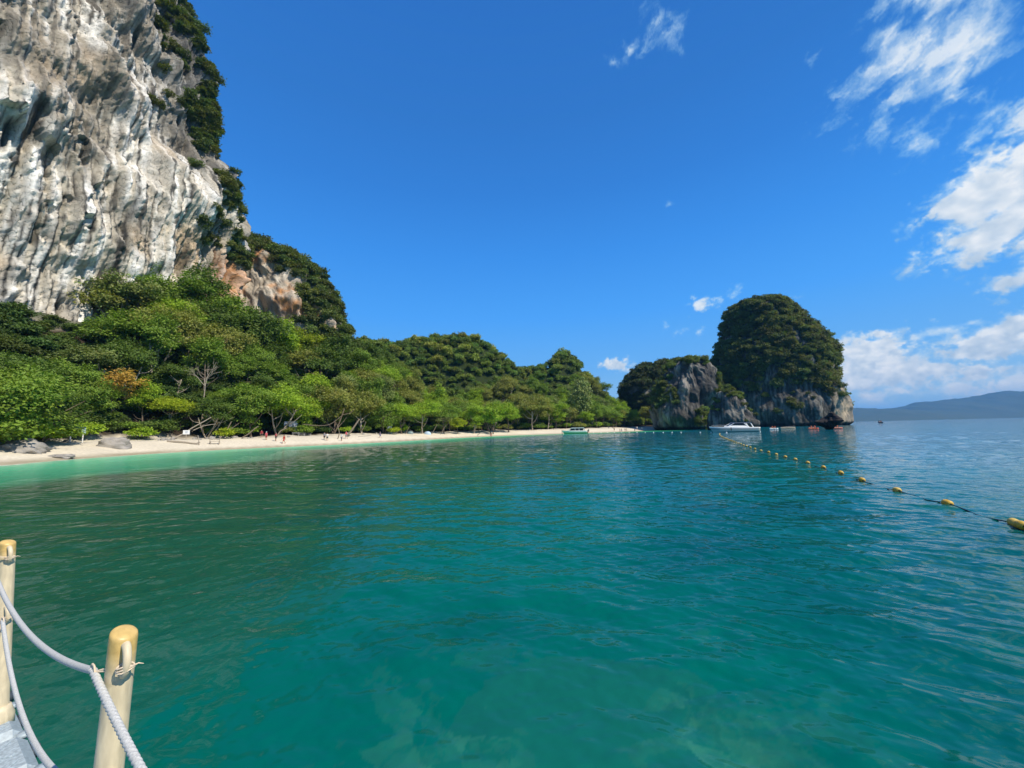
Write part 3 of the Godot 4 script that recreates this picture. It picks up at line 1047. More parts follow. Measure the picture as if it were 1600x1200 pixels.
func fresh_label(a: String, b: String) -> String:  # a label that no other thing has, while the words last
	for extra in ["", ", smaller", ", larger", ", farther", ", partly hidden"]:
		var l: String = a + " " + b + extra
		if not used.has("label " + l):
			used["label " + l] = 1
			return l
	return a + " " + b

func make_kinds() -> void:
	var round_crowns := []
	for k in 4:
		round_crowns.append(crown_mesh(200 + k, Vector3(4.6, 4.2, 4.6), 13, 14, 40, 0.36, 0.36, 0.75, 0.15, -0.6))
	var tall_crowns := []
	for k in 2:
		tall_crowns.append(crown_mesh(220 + k, Vector3(3.3, 5.4, 3.3), 12, 13, 38, 0.35, 0.35, 0.75, 0.15, -0.6))
	var layer_crowns := []
	for k in 2:
		layer_crowns.append(crown_mesh(230 + k, Vector3(5.2, 3.6, 5.2), 14, 12, 38, 0.35, 0.48, 0.42, 0.0, -0.3))
	var airy := [crown_mesh(240, Vector3(3.8, 4.4, 3.8), 9, 8, 22, 0.46, 0.45, 0.6, 0.2)]
	var droopy := [crown_mesh(250, Vector3(2.6, 6.5, 2.6), 12, 10, 26, 0.55, 0.5, 1.6, 1.2)]
	var bushes := []
	for k in 2:
		bushes.append(crown_mesh(260 + k, Vector3(2.0, 1.5, 2.0), 8, 8, 26, 0.36, 0.30, 0.5, 0.1, 0.0))
	var skirts := [crown_mesh(270, Vector3(4.6, 4.8, 4.6), 16, 14, 42, 0.36, 0.44, 0.6, 0.15, -0.9)]
	var t_round := [trunk_mesh(301, 4.6, 0.24, Vector2(0.1, 0.1), 6, 2.4), trunk_mesh(302, 4.6, 0.26, Vector2(-0.25, 0.1), 6, 2.4)]
	var t_multi := [trunk_mesh(303, 4.4, 0.30, Vector2(0.05, 0.2), 4, 2.4, 3)]
	var t_lean := [trunk_mesh(304, 4.2, 0.26, Vector2(0.75, 0.45), 5, 2.2), trunk_mesh(305, 4.2, 0.24, Vector2(-0.6, 0.6), 5, 2.2)]
	var t_tall := [trunk_mesh(306, 6.2, 0.22, Vector2(0.05, 0.0), 7, 1.9)]
	kinds = {
		"round": [round_crowns, t_round, 5.1, Vector2(0.1, 0.1)], "multi": [round_crowns, t_multi, 4.8, Vector2(0.1, 0.1)], "lean": [round_crowns, t_lean, 4.6, Vector2(0.2, 0.3)],
		"tall": [tall_crowns, t_tall, 7.2, Vector2.ZERO], "layered": [layer_crowns, t_round, 5.8, Vector2.ZERO], "airy": [airy, t_tall, 7.0, Vector2.ZERO], "droopy": [droopy, t_tall, 7.6, Vector2.ZERO],
		"shrub": [bushes, [], 1.1, Vector2.ZERO], "skirt": [skirts, t_multi, 4.7, Vector2.ZERO],
	}
	M.far_crowns = []
	for k in 4:
		M.far_crowns.append(crown_mesh(280 + k, Vector3(2.5, 2.4, 2.5), 9, 7, 17, 0.55, 0.30, 0.8, 0.1, -0.5))

func tree(kind: String, at: Vector3, size: float, tone: String, label: String, group := "", turn := -1.0) -> Node3D:
	var d: Array = kinds[kind]
	var t := thing("shrub" if kind == "shrub" else "tree", label, "shrub" if kind == "shrub" else "tree", at, rg.randf() * TAU if turn < 0.0 else turn, group)
	t.scale = Vector3(size, size * rg.randf_range(0.9, 1.12), size)
	if d[1].size():
		obj("trunk", d[1][tree_count % d[1].size()], M.bark if tree_count % 3 else M.pale_bark, t)
	var c := obj("crown", d[0][tree_count % d[0].size()], M["leaf_" + tone], t)
	c.position = Vector3(d[3].x, d[2], d[3].y)
	tree_count += 1
	planted.append(Vector3(at.x, size, at.z))
	return t

func free_spot(x: float, z: float, gap: float) -> bool:
	for p in planted:
		if (p.x - x) * (p.x - x) + (p.z - z) * (p.z - z) < gap * gap * (0.4 + 0.6 * p.y):
			return false
	return true

func sown(called: String, label: String, meshes: Array, places: Array, tints: Array) -> void:
	var root := Node3D.new()
	root.name = numbered(called)
	add_child(root)
	tag(root, label, "trees", "", "stuff")
	for k in meshes.size():
		var mm := MultiMesh.new()
		mm.transform_format = MultiMesh.TRANSFORM_3D
		mm.use_colors = true
		mm.mesh = meshes[k]
		var mine := []
		for j in range(k, places.size(), meshes.size()):
			mine.append(j)
		mm.instance_count = mine.size()
		for j in mine.size():
			mm.set_instance_transform(j, places[mine[j]])
			mm.set_instance_color(j, tints[mine[j]])
		var mi := MultiMeshInstance3D.new()
		mi.name = "foliage" if k == 0 else "foliage_%03d" % k
		mi.multimesh = mm
		mi.material_override = M.leaf
		mi.set_meta("kind", "stuff")
		root.add_child(mi, true)

func tint(base: Color, spread := 0.25) -> Color:
	var t := rg.randf_range(1.0 - spread, 1.0 + spread)
	var w := rg.randf_range(-0.15, 0.22)
	return Color(base.r * t * (1.0 + w), base.g * t, base.b * t * (1.0 - w * 0.5))

func pose(at: Vector3, s: float) -> Transform3D:
	return Transform3D(Basis(Vector3.UP, rg.randf() * TAU) * Basis.from_scale(Vector3(s, s * rg.randf_range(0.9, 1.35), s)), at)

# plants rooted on a rock stack wherever the mask lets them
func clothe(called: String, label: String, rock: MB, count: int, sd: int, size: Vector2, base: Color, mask: Callable) -> void:
	rg.seed = sd
	var places := []
	var tints := []
	var tries := 0
	while places.size() < count and tries < count * 12:
		tries += 1
		var k := rg.randi_range(0, rock.v.size() - 2)
		var p := rock.v[k]
		var n := rock.n[k]
		if rg.randf() > mask.call(p, n):
			continue
		var s := rg.randf_range(size.x, size.y)
		places.append(pose(p + n * s * 0.5 + Vector3.UP * s * 0.5, s))
		tints.append(tint(base, 0.42))
	sown(called, label, M.far_crowns, places, tints)

func make_forest() -> void:
	make_kinds()
	rg.seed = 404
	var firsts := [
		[6, 46, "skirt", "mid", 1.18, "big dense tree with foliage down to the rocks at the left edge of the picture", "the leftmost big tree"],
		[58, 52, "skirt", "dark", 1.00, "dense dark tree with low foliage behind the large boulder", "the dark tree by the large boulder"],
		[100, 65, "skirt", "mid", 0.95, "leafy tree overhanging the two legged sign board", "the tree over the two legged board"],
		[140, 66, "lean", "mid", 0.95, "thin curved tree just right of the two legged sign board", "the thin curved tree"],
		[174, 69, "airy", "amber", 1.0, "tree with orange and yellow leaves at the back of the beach", "the orange leaved tree"],
		[222, 73, "tall", "bright", 0.80, "slim bright green tree beside the orange leaved tree", "the slim bright tree"],
		[266, 76, "layered", "lime", 0.85, "low spreading yellow green tree beside the small white sign", "the low yellow green tree"],
		[336, 86, "lean", "mid", 0.95, "leaning tree with pale trunk right of the brown hut", "the leaning tree by the hut"],
		[378, 90, "round", "mid", 1.10, "green tree left of the big bright beach tree", "the tree left of the big bright one"],
		[432, 91, "multi", "bright", 1.45, "big bright green spreading tree above the people in red", "the big bright beach tree"],
		[478, 97, "round", "bright", 1.10, "bright green tree over the white tarpaulin", "the tree over the white tarpaulin"],
		[522, 101, "multi", "olive", 1.45, "wide olive green tree over the two people in white", "the wide olive tree"],
		[565, 107, "lean", "olive", 1.35, "olive tree with thick trunk leaning right over the sand", "the thick leaning olive tree"],
		[600, 114, "skirt", "mid", 1.10, "dark green tree with foliage down to the sand", "the dark tree reaching the sand"],
		[628, 118, "layered", "bright", 1.05, "flat topped green tree over the white notice posts", "the tree over the notice posts"],
		[660, 126, "layered", "bright", 1.15, "layered bright tree over slanting pale trunks", "the layered bright tree"],
		[694, 134, "layered", "mid", 1.15, "layered tree over the pale blue cover", "the tree over the blue cover"],
		[716, 140, "round", "lime", 0.70, "small yellowish tree at the edge of the sand", "the small yellowish tree"],
		[740, 147, "round", "bright", 1.15, "bright green tree left of the person in red on the bank", "the tree left of the red clad person"],
		[770, 152, "multi", "bright", 1.50, "largest bright green tree in the middle of the beach", "the largest bright middle tree"],
		[795, 160, "round", "bright", 1.30, "bright tree leaning over the middle of the beach", "the bright leaning middle tree"],
		[832, 172, "layered", "olive", 1.65, "tall olive tree with hanging yellow green branches", "the tall hanging olive tree"],
		[868, 182, "round", "bright", 1.50, "round green tree left of the beached speedboat", "the round tree by the speedboat"],
		[890, 190, "round", "olive", 1.30, "olive tree straight behind the beached speedboat", "the olive tree behind the speedboat"],
		[910, 196, "droopy", "sage", 1.85, "tall drooping feathery tree behind the beached speedboat", "the tall feathery tree"],
		[940, 206, "multi", "mid", 1.55, "broad dark green tree right of the feathery tree", "the broad dark tree by the feathery one"],
		[962, 214, "round", "bright", 1.30, "green tree at the far bend of the beach", "the tree at the far bend"],
		[988, 228, "round", "bright", 1.20, "bright tree at the far end of the beach by the rock tower", "the bright far end tree"],
		[1008, 232, "round", "olive", 1.20, "olive tree half hidden by the grey rock tower", "the half hidden olive tree"],
		[704, 172, "layered", "olive", 1.55, "pale flat topped tree standing above the others on the slope", "the pale flat topped tree"],
		[470, 122, "layered", "olive", 1.5, "domed olive tree below the dark trees of the orange cliff", "the domed olive tree"],
		[468, 128, "round", "lime", 1.7, "bright yellow green tree high on the slope under the orange cliff", "the high yellow green tree"],
		[520, 128, "tall", "dark", 1.6, "tall dark tree on the right shoulder of the orange cliff", "the tall dark shoulder tree"],
		[565, 140, "round", "dark", 1.6, "dark round tree against the sky right of the orange cliff", "the dark skyline tree"],
		[330, 104, "round", "dark", 1.7, "dark tree against the grey cliff foot", "the dark tree at the cliff foot"],
		[186, 92, "round", "sage", 1.7, "pale green tree against the white foot of the cliff", "the pale cliff foot tree"],
		[152, 90, "round", "olive", 1.75, "large olive tree climbing the left foot of the white cliff", "the large olive tree at the cliff foot"],
		[212, 96, "tall", "mid", 1.75, "tall green tree against the foot of the white cliff", "the tall tree against the white cliff"],
		[255, 99, "round", "mid", 1.9, "broad green tree between the pale tree and the dark one under the cliff", "the broad tree under the cliff"],
		[306, 107, "tall", "dark", 2.05, "tallest dark tree rising in front of the grey cliff foot", "the tallest dark tree"],
		[352, 110, "round", "mid", 1.9, "big rounded tree under the orange patch of the cliff", "the rounded tree under the orange patch"],
		[398, 114, "round", "dark", 2.0, "big dark tree below the orange rock", "the big dark tree below the orange rock"],
		[428, 118, "tall", "bright", 1.75, "tall sunlit green tree at the right end of the orange rock", "the tall sunlit tree by the orange rock"],
		[500, 124, "round", "dark", 1.9, "massive dark tree right of the high yellow green tree", "the massive dark tree"],
		[180, 80, "round", "mid", 1.5, "full green tree behind the orange leaved tree", "the full tree behind the orange leaved one"],
		[236, 86, "multi", "olive", 1.5, "wide olive tree above the slim bright tree", "the wide olive tree above the slim one"],
		[345, 99, "round", "olive", 1.45, "olive green tree above the leafless tree", "the olive tree above the leafless one"],
	]
	for f in firsts:
		var p := stand(f[0], f[1])
		tree(f[2], p, f[4], f[3], f[5])
		marks.append([Vector2(p.x, p.z), f[6]])
	# one leafless tree
	var bare := stand(312, 82)
	var bt := thing("bare_tree", "leafless grey tree with forked pale trunk above the beach", "tree", bare)
	bt.scale = Vector3.ONE * 1.15
	var stem := MB.new()
	var sp := curve([Vector3(0, -0.6, 0), Vector3(0.25, 2, 0), Vector3(0, 4.4, 0)], 4)
	stem.tube(sp, taper(sp.size(), 0.2, 0.13), 7)
	obj("trunk", stem.smooth().mesh(), M.pale_bark, bt)
	obj("crown", twig_mesh(77), M.driftwood, bt).position = Vector3(0, 4.3, 0)
	planted.append(Vector3(bare.x, 1, bare.z))
	# the belt of trees behind them, and the slope below the cliff
	rg.seed = 505
	var tones_left := ["mid", "mid", "dark", "mid", "sage", "bright", "olive"]
	var tones_mid := ["olive", "mid", "olive", "sage", "bright", "mid"]
	var words := {"mid": "green", "dark": "dark green", "bright": "bright green", "olive": "olive green", "sage": "grey green", "lime": "yellow green"}
	var made := 0
	for tries in 9000:
		if made >= 235:
			break
		var x := rg.randf_range(-105.0, 95.0)
		var z := rg.randf_range(-262.0, -28.0)
		var d := inland(x, z)
		if d < 14.5 or d > 46.0:
			continue
		if field(rock_dist, x, z) < 4.5 or (x < -86.0 and z > -112.0 and field(rock_dist, x, z) < 5.0):
			continue
		var ang := rad_to_deg(atan2(x, -z))
		if ang < -57.0 or ang > 24.0 or (z < -200.0 and x > 66.0):
			continue
		if ang < -47.0 and d > 25.0:
			continue
		var s := rg.randf_range(0.85, 1.4) * (0.9 if d < 20.0 else 1.0)
		if not free_spot(x, z, 4.3):
			continue
		var far := Vector2(x, z).length()
		var tones: Array = tones_left if x < -50.0 else tones_mid
		var tone: String = tones[rg.randi() % tones.size()]
		var kk: String = ["round", "tall", "multi", "layered", "tall", "round"][rg.randi() % 6]
		if d < 22.0 and z > -62.0:
			kk = "skirt"
		var where := "on the steep slope under the white cliff" if field(rock_dist, x, z) < 26.0 and z > -118.0 else "on the slope below the orange cliff" if field(rock_dist, x, z) < 26.0 else "in the belt behind the left part of the beach" if z > -85.0 else "in the belt behind the middle of the beach" if z > -150.0 else "in the belt behind the beached speedboat"
		var look: String = {"round": "round crowned", "multi": "many stemmed", "layered": "flat topped", "tall": "slim tall", "skirt": "low branched"}[kk]
		var lab := fresh_label("%s %s tree" % [words[tone], look], landmark(x, z))
		tree(kk, Vector3(x, land(x, z), z), s, tone, lab, "trees " + where)
		made += 1
	# leafy shrubs that close the front of the left trees down to the rocks
	for q in [[-14, 44.0, 1.5, "mid"], [8, 46.5, 1.35, "mid"], [26, 48.5, 1.6, "bright"], [48, 51.0, 1.5, "mid"], [66, 52.5, 1.3, "bright"], [84, 54.0, 1.45, "mid"], [98, 58.0, 1.0, "bright"], [150, 66.0, 1.0, "mid"], [164, 68.5, 1.0, "dark"], [200, 70.0, 0.9, "mid"], [352, 78.5, 0.85, "lime"], [616, 113.0, 0.9, "lime"]]:
		var g := stand(q[0], q[1])
		tree("shrub", g, q[2], q[3], fresh_label("leafy %s shrub by the sand" % words[q[3]], landmark(g.x, g.z)), "shrubs at the edge of the sand")
	# undergrowth along the back of the beach
	rg.seed = 606
	made = 0
	for tries in 4000:
		if made >= 70:
			break
		var z := rg.randf_range(-215.0, -30.0)
		var x := rg.randf_range(-72.0, 70.0)
		var d := inland(x, z)
		if d < 13.5 or d > 19.0 or rad_to_deg(atan2(x, -z)) > 20.5:
			continue
		if not free_spot(x, z, 1.6):
			continue
		var tone2: String = ["mid", "dark", "mid", "bright", "olive"][rg.randi() % 5]
		var where2 := "behind the left part of the beach" if z > -80.0 else "behind the middle of the beach" if z > -150.0 else "behind the far part of the beach"
		var lab2 := fresh_label("low %s shrub" % words[tone2], landmark(x, z))
		tree("shrub", Vector3(x, land(x, z), z), rg.randf_range(0.7, 1.25), tone2, lab2, "low shrubs " + where2)
		made += 1
	# the thicket that closes the gaps between the trunks
	rg.seed = 707
	var places := []
	var tints := []
	var uz := -240.0
	while uz < -20.0:
		var ux := -110.0
		while ux < 75.0:
			var bx := ux + rg.randf_range(-1.0, 1.0)
			var bz := uz + rg.randf_range(-1.0, 1.0)
			ux += 2.3
			var bd := inland(bx, bz)
			if bd < 17.0 or bd > 42.0 or field(rock_dist, bx, bz) < 2.0:
				continue
			if bd < 21.0 and nB.get_noise_2d(bx, bz) < 0.0:
				continue
			var bs := rg.randf_range(0.7, 1.3)
			places.append(pose(Vector3(bx, land(bx, bz) + 1.0 * bs, bz), bs))
			tints.append(tint(Color(0.10, 0.165, 0.034)))
		uz += 2.3
	sown("undergrowth", "leafy undergrowth filling the shade between the tree trunks", kinds.shrub[0], places, tints)
	# the wood that covers the hills behind
	places = []
	tints = []
	var z := -345.0
	while z < -40.0:
		var x := -150.0
		while x < 112.0:
			var px := x + rg.randf_range(-1.6, 1.6)
			var pz := z + rg.randf_range(-1.6, 1.6)
			x += 3.1
			var d := inland(px, pz)
			if d < 24.0 or (d > 24.0 and rad_to_deg(atan2(px, -pz)) < -47.0) or pz < -285.0 or (px > 60.0 and pz > -232.0):
				continue
			var rd := field(rock_dist, px, pz)
			if rd < 3.0 or (px < -90.0 and pz > -150.0 and rd > 34.0) or (px < -96.0 and pz > -135.0):
				continue
			var hy := land(px, pz)
			if pz < -232.0 and px < 0.0 and hy < land(px, -222.0) - 8.0:
				continue
			var s := rg.randf_range(0.85, 1.45)
			if d < 46.0 and not free_spot(px, pz, 2.2):
				continue
			# a bare rock face on the second hill
			if px > 22.0 and px < 40.0 and hy > 22.0 and hy < 44.0 and nB.get_noise_2d(px * 1.5, hy * 2.0) > 0.12:
				continue
			var old := rg.randf() < 0.07 and pz < -150.0
			s *= 0.82
			if old:
				s *= rg.randf_range(1.2, 1.5)
			places.append(pose(Vector3(px, hy + (2.0 if old else 1.5) * s, pz), s))
			tints.append(tint(Color(0.25, 0.32, 0.065) if old else Color(0.170, 0.262, 0.052) if pz < -170.0 else Color(0.225, 0.325, 0.055), 0.4))
		z += 3.1
	sown("forest", "dense forest covering the hills behind the beach trees", M.far_crowns, places, tints)
	# the islands and crags
	var veg := noise(801, 0.05, 3)
	clothe("island_woodland", "dark trees covering the top and front of the big island", M.island, 1750, 810, Vector2(0.45, 1.5), Color(0.150, 0.185, 0.045), func(p: Vector3, n: Vector3) -> float:
		if n.z < -0.35:
			return 0.0
		var edge := 27.0 + 13.0 * smoothstep(205.0, 228.0, p.x) - 5.0 * smoothstep(160.0, 140.0, p.x) + veg.get_noise_2d(p.x, p.y) * 12.0
		return smoothstep(edge - 5.0, edge + 3.0, p.y) * clampf(0.75 + n.y * 0.6, 0.25, 1.0) * smoothstep(-0.30, -0.02, veg.get_noise_2d(p.x * 2.2 + 200.0, p.y * 1.6)) + (0.03 if p.y > 8.0 else 0.0))
	clothe("tower_plants", "bushes growing on the top and ledges of the grey rock tower", M.tower, 260, 820, Vector2(0.35, 0.95), Color(0.165, 0.220, 0.048), func(p: Vector3, n: Vector3) -> float:
		if n.z < -0.5:
			return 0.0
		var leafy := smoothstep(87.0, 80.0, p.x) * smoothstep(9.0, 16.0, p.y) + smoothstep(32.0, 36.0, p.y) + smoothstep(105.0, 108.0, p.x) * smoothstep(10.0, 16.0, p.y)
		leafy += exp(-pow((p.x - 95.5) / 5.0, 2.0) - pow((p.y - 5.5) / 3.0, 2.0)) * 1.4
		return clampf(leafy, 0.0, 1.0) * clampf(0.6 + veg.get_noise_2d(p.x * 4.0, p.y * 4.0), 0.0, 1.0))
	clothe("tower_foot_bush", "bright green bush growing at the foot of the grey rock tower", M.tower, 34, 825, Vector2(0.55, 1.0), Color(0.21, 0.30, 0.045), func(p: Vector3, n: Vector3) -> float:
		return 0.0 if n.z < 0.1 else exp(-pow((p.x - 96.5) / 4.5, 2.0) - pow((p.y - 4.5) / 3.0, 2.0)))
	clothe("crag_woodland", "dark trees covering the crag behind the grey rock tower", M.hump, 620, 830, Vector2(0.8, 1.35), Color(0.085, 0.115, 0.034), func(p: Vector3, n: Vector3) -> float:
		return 0.0 if n.z < -0.4 else smoothstep(4.0, 14.0, p.y) * 0.9)
	clothe("spur_plants", "small bushes among the broken rocks behind the moored speedboat", M.spur, 36, 840, Vector2(0.3, 0.6), Color(0.16, 0.21, 0.045), func(p: Vector3, n: Vector3) -> float:
		return 0.0 if n.z < -0.3 else smoothstep(3.0, 6.0, p.y) * clampf(0.3 + n.y + veg.get_noise_2d(p.x * 6.0, p.y * 6.0), 0.0, 1.0))
	clothe("shoulder_woodland", "trees covering the shoulder beside the tall cliff", M.shoulder, 640, 850, Vector2(0.7, 1.25), Color(0.130, 0.180, 0.042), func(p: Vector3, n: Vector3) -> float:
		if n.z < -0.4 or p.y < 24.0:
			return 0.0
		var lid := 50.0 + (-68.0 - p.x) * 0.75 + veg.get_noise_2d(p.x * 2.0, p.y) * 9.0
		var bare2 := smoothstep(-75.0, -80.0, p.x) * smoothstep(40.0, 45.0, p.y + veg.get_noise_2d(p.x * 3.0, p.y * 2.0) * 5.0) * (1.0 - smoothstep(lid - 1.5, lid + 2.0, p.y)) * smoothstep(0.1, 0.5, n.z + 0.4)
		return clampf(1.0 - bare2 * 1.1, 0.0, 1.0))
	cliff_plants(veg)

func cliff_plants(veg: FastNoiseLite) -> void:
	rg.seed = 860
	var places := []
	var tints := []
	var cols: int = M.cliff_cols
	var rows: int = M.cliff_rows
	var ss: PackedFloat32Array = M.cliff_s
	var cv: PackedVector3Array = M.cliff_v
	var cn: PackedVector3Array = M.cliff_n
	var turn: float = M.cliff_turn
	for tries in 26000:
		if places.size() >= 720:
			break
		var k := rg.randi_range(0, cols - 1)
		var r := rg.randi_range(0, rows - 1)
		if ss[k] < turn - 30.0:
			continue
		var p := cv[r * cols + k]
		if p.y < 58.0:
			continue
		var n := cn[r * cols + k]
		var want := smoothstep(turn - 6.0, turn + 3.0, ss[k] + veg.get_noise_2d(p.z * 2.0, p.y) * 12.0) * smoothstep(-0.35, 0.0, veg.get_noise_2d(p.x * 3.5 + 500.0, p.y * 2.5))
		want = maxf(want, 0.55 * smoothstep(turn - 22.0, turn - 8.0, ss[k]) * smoothstep(95.0, 125.0, p.y) * smoothstep(0.05, 0.3, veg.get_noise_2d(p.z * 3.0, p.y * 1.5)))
		if rg.randf() > want:
			continue
		var s := rg.randf_range(0.45, 0.95)
		places.append(pose(p + n * s * 0.6 + Vector3.UP * s * 0.6, s))
		tints.append(tint(Color(0.140, 0.185, 0.044)))
	sown("cliff_bushes", "bushes growing down the right hand edge of the tall cliff", M.far_crowns, places, tints)

# ---------------------------------------------------------------- things on the beach
func boulder_mesh(sd: int, size: Vector3, flat := 0.0) -> ArrayMesh:
	var nn := noise(sd, 0.9, 3)
	var mb := MB.new()
	var rows := 16
	var cols := 26
	for r in rows:
		for k in cols:
			var la := lerpf(-0.35, PI * 0.5, float(r) / (rows - 1))
			var lo := TAU * k / cols
			var d := Vector3(cos(la) * cos(lo), sin(la), cos(la) * sin(lo))
			var f := 1.0 + nn.get_noise_3dv(d * 1.3) * 0.42 + nn.get_noise_3dv(d * 3.6) * 0.12
			var p := d * f
			p.y = minf(p.y, 0.8 + 0.12 * nn.get_noise_2d(p.x * 3.0, p.z * 3.0)) if flat > 0.0 else p.y
			mb.v.append(p * size * 0.5)
			var c := Color(0.27, 0.255, 0.235).lerp(Color(0.44, 0.41, 0.37), clampf(0.45 + nn.get_noise_3dv(d * 2.2 + Vector3.ONE * 5.0) * 1.2, 0.0, 1.0))
			mb.c.append(c)
	mb.grid(0, cols, rows, false, true)
	mb.smooth()
	return mb.mesh()

func log_mesh(pts: Array, r0: float, r1: float) -> ArrayMesh:
	var mb := MB.new()
	var c := curve(pts, 4)
	mb.tube(c, taper(c.size(), r0, r1), 8)
	return mb.smooth().mesh()

func box_mesh(size: Vector3, bevel := 0.01, at := Vector3.ZERO, basis := Basis.IDENTITY) -> ArrayMesh:
	var mb := MB.new()
	mb.box(at, size, basis, Color.WHITE, bevel)
	return mb.mesh()

func make_beach_things() -> void:
	rg.seed = 900
	var b1 := stand(36, 46.5)
	tag(obj("boulder", boulder_mesh(31, Vector3(5.0, 2.7, 3.6)), M.stone), "large grey boulder on the sand at the left edge of the beach", "boulder").position = b1 + Vector3(0, -0.15, 0)
	var b2 := stand(180, 58.5)
	tag(obj("boulder", boulder_mesh(36, Vector3(4.6, 2.9, 3.4)), M.stone), "large smooth grey boulder below the orange leaved tree", "boulder").position = b2 + Vector3(0, -0.2, 0)
	var b3 := stand(98, 46.6)
	tag(obj("boulder", boulder_mesh(38, Vector3(2.7, 0.9, 1.5), 1.0), M.stone), "low flat brown rock near the water between the two large boulders", "boulder").position = b3 + Vector3(0, 0.0, 0)
	# rubble along the foot of the trees
	var kinds_of_stone := []
	for k in 5:
		kinds_of_stone.append(boulder_mesh(50 + k, Vector3(1.0, rg.randf_range(0.6, 0.95), rg.randf_range(0.7, 1.0))))
	var n := 0
	for tries in 3000:
		if n >= 110:
			break
		var z := rg.randf_range(-210.0, -40.0) if tries % 3 == 0 else rg.randf_range(-82.0, -44.0)
		var x := rg.randf_range(-72.0, 62.0)
		var d := inland(x, z)
		if d < 9.5 or d > 14.0 or nB.get_noise_2d(x, z) < -0.08 or rad_to_deg(atan2(x, -z)) > 20.0:
			continue
		var s := rg.randf_range(0.3, 1.0) * rg.randf_range(0.6, 1.3) * (1.0 if z > -90.0 else 1.5)
		var lab := fresh_label("%s grey stone" % ("small" if s < 0.45 else "middling" if s < 0.75 else "large"), landmark(x, z))
		var o := obj("stone", kinds_of_stone[n % 5], M.stone)
		tag(o, lab, "stone", "rubble stones at the left back of the beach" if z > -90.0 else "stones along the far back of the beach")
		o.transform = Transform3D(Basis(Vector3.UP, rg.randf() * TAU) * Basis.from_scale(Vector3.ONE * s), Vector3(x, land(x, z) + s * 0.05, z))
		n += 1
	# two legged board
	var p := stand(119, 58.0)
	var t := thing("sign_board", "pale blue board on two white posts at the back of the left beach", "sign", p, 0.75)
	obj("board", box_mesh(Vector3(1.75, 0.78, 0.06), 0.01, Vector3(0, 1.72, 0)), mat(Color(0.36, 0.50, 0.50), 0.6), t)
	obj("top_strip", box_mesh(Vector3(1.75, 0.2, 0.07), 0.01, Vector3(0, 2.22, 0)), mat(Color(0.03, 0.07, 0.13), 0.6), t)
	for s in [-1, 1]:
		obj("post", box_mesh(Vector3(0.12, 2.5, 0.12), 0.01, Vector3(s * 0.62, 0.75, -0.1)), M.white, t)
	p = stand(290.5, 73.0)
	t = thing("notice", "small white sign on a post before the brown hut", "sign", p, 0.6)
	obj("board", box_mesh(Vector3(1.0, 0.78, 0.05), 0.01, Vector3(0, 1.35, 0)), M.white, t)
	var print_mat := mat(Color(0.20, 0.26, 0.34), 0.6)
	for k in 3:
		obj("printed_line", box_mesh(Vector3([0.5, 0.36, 0.42][k], 0.06, 0.012), 0.0, Vector3(0, 1.52 - k * 0.15, 0.031)), print_mat, t)
	obj("post", box_mesh(Vector3(0.09, 1.5, 0.09), 0.01, Vector3(0, 0.5, -0.08)), M.driftwood, t)
	# hut
	p = stand(293, 79.0)
	t = thing("hut", "small open hut with dark brown thatched roof under the trees", "hut", p, 0.4)
	var roof := MB.new()
	for k in 12:
		var a := TAU * k / 12.0
		roof.v.append(Vector3(cos(a) * 1.75, 2.1, sin(a) * 1.75))
	for k in 12:
		var a := TAU * k / 12.0
		roof.v.append(Vector3(cos(a) * 1.7, 2.3, sin(a) * 1.7))
	for k in 12:
		var a := TAU * k / 12.0
		roof.v.append(Vector3(cos(a) * 0.75, 3.1, sin(a) * 0.75))
	for k in 12:
		roof.v.append(Vector3(0, 3.6, 0))
	roof.grid(0, 12, 4, false, true)
	obj("roof", roof.mesh(), grainy(mat(Color(0.075, 0.045, 0.036), 0.95), M.fine, null, Vector3(2, 2, 2), 0), t)
	for k in 4:
		var a := TAU * (k + 0.5) / 4.0
		obj("post", box_mesh(Vector3(0.12, 2.7, 0.12), 0.01, Vector3(cos(a) * 1.4, 0.9, sin(a) * 1.4)), M.bark, t)
	# bleached wood and slanting trunks
	M.shade_toned_trunk = grainy(mat(Color(0.27, 0.22, 0.165), 0.95, false, 0.2), M.fine, null, Vector3(2, 2, 2), 0)  # darker wood tone: the shade under the trees is put into this colour
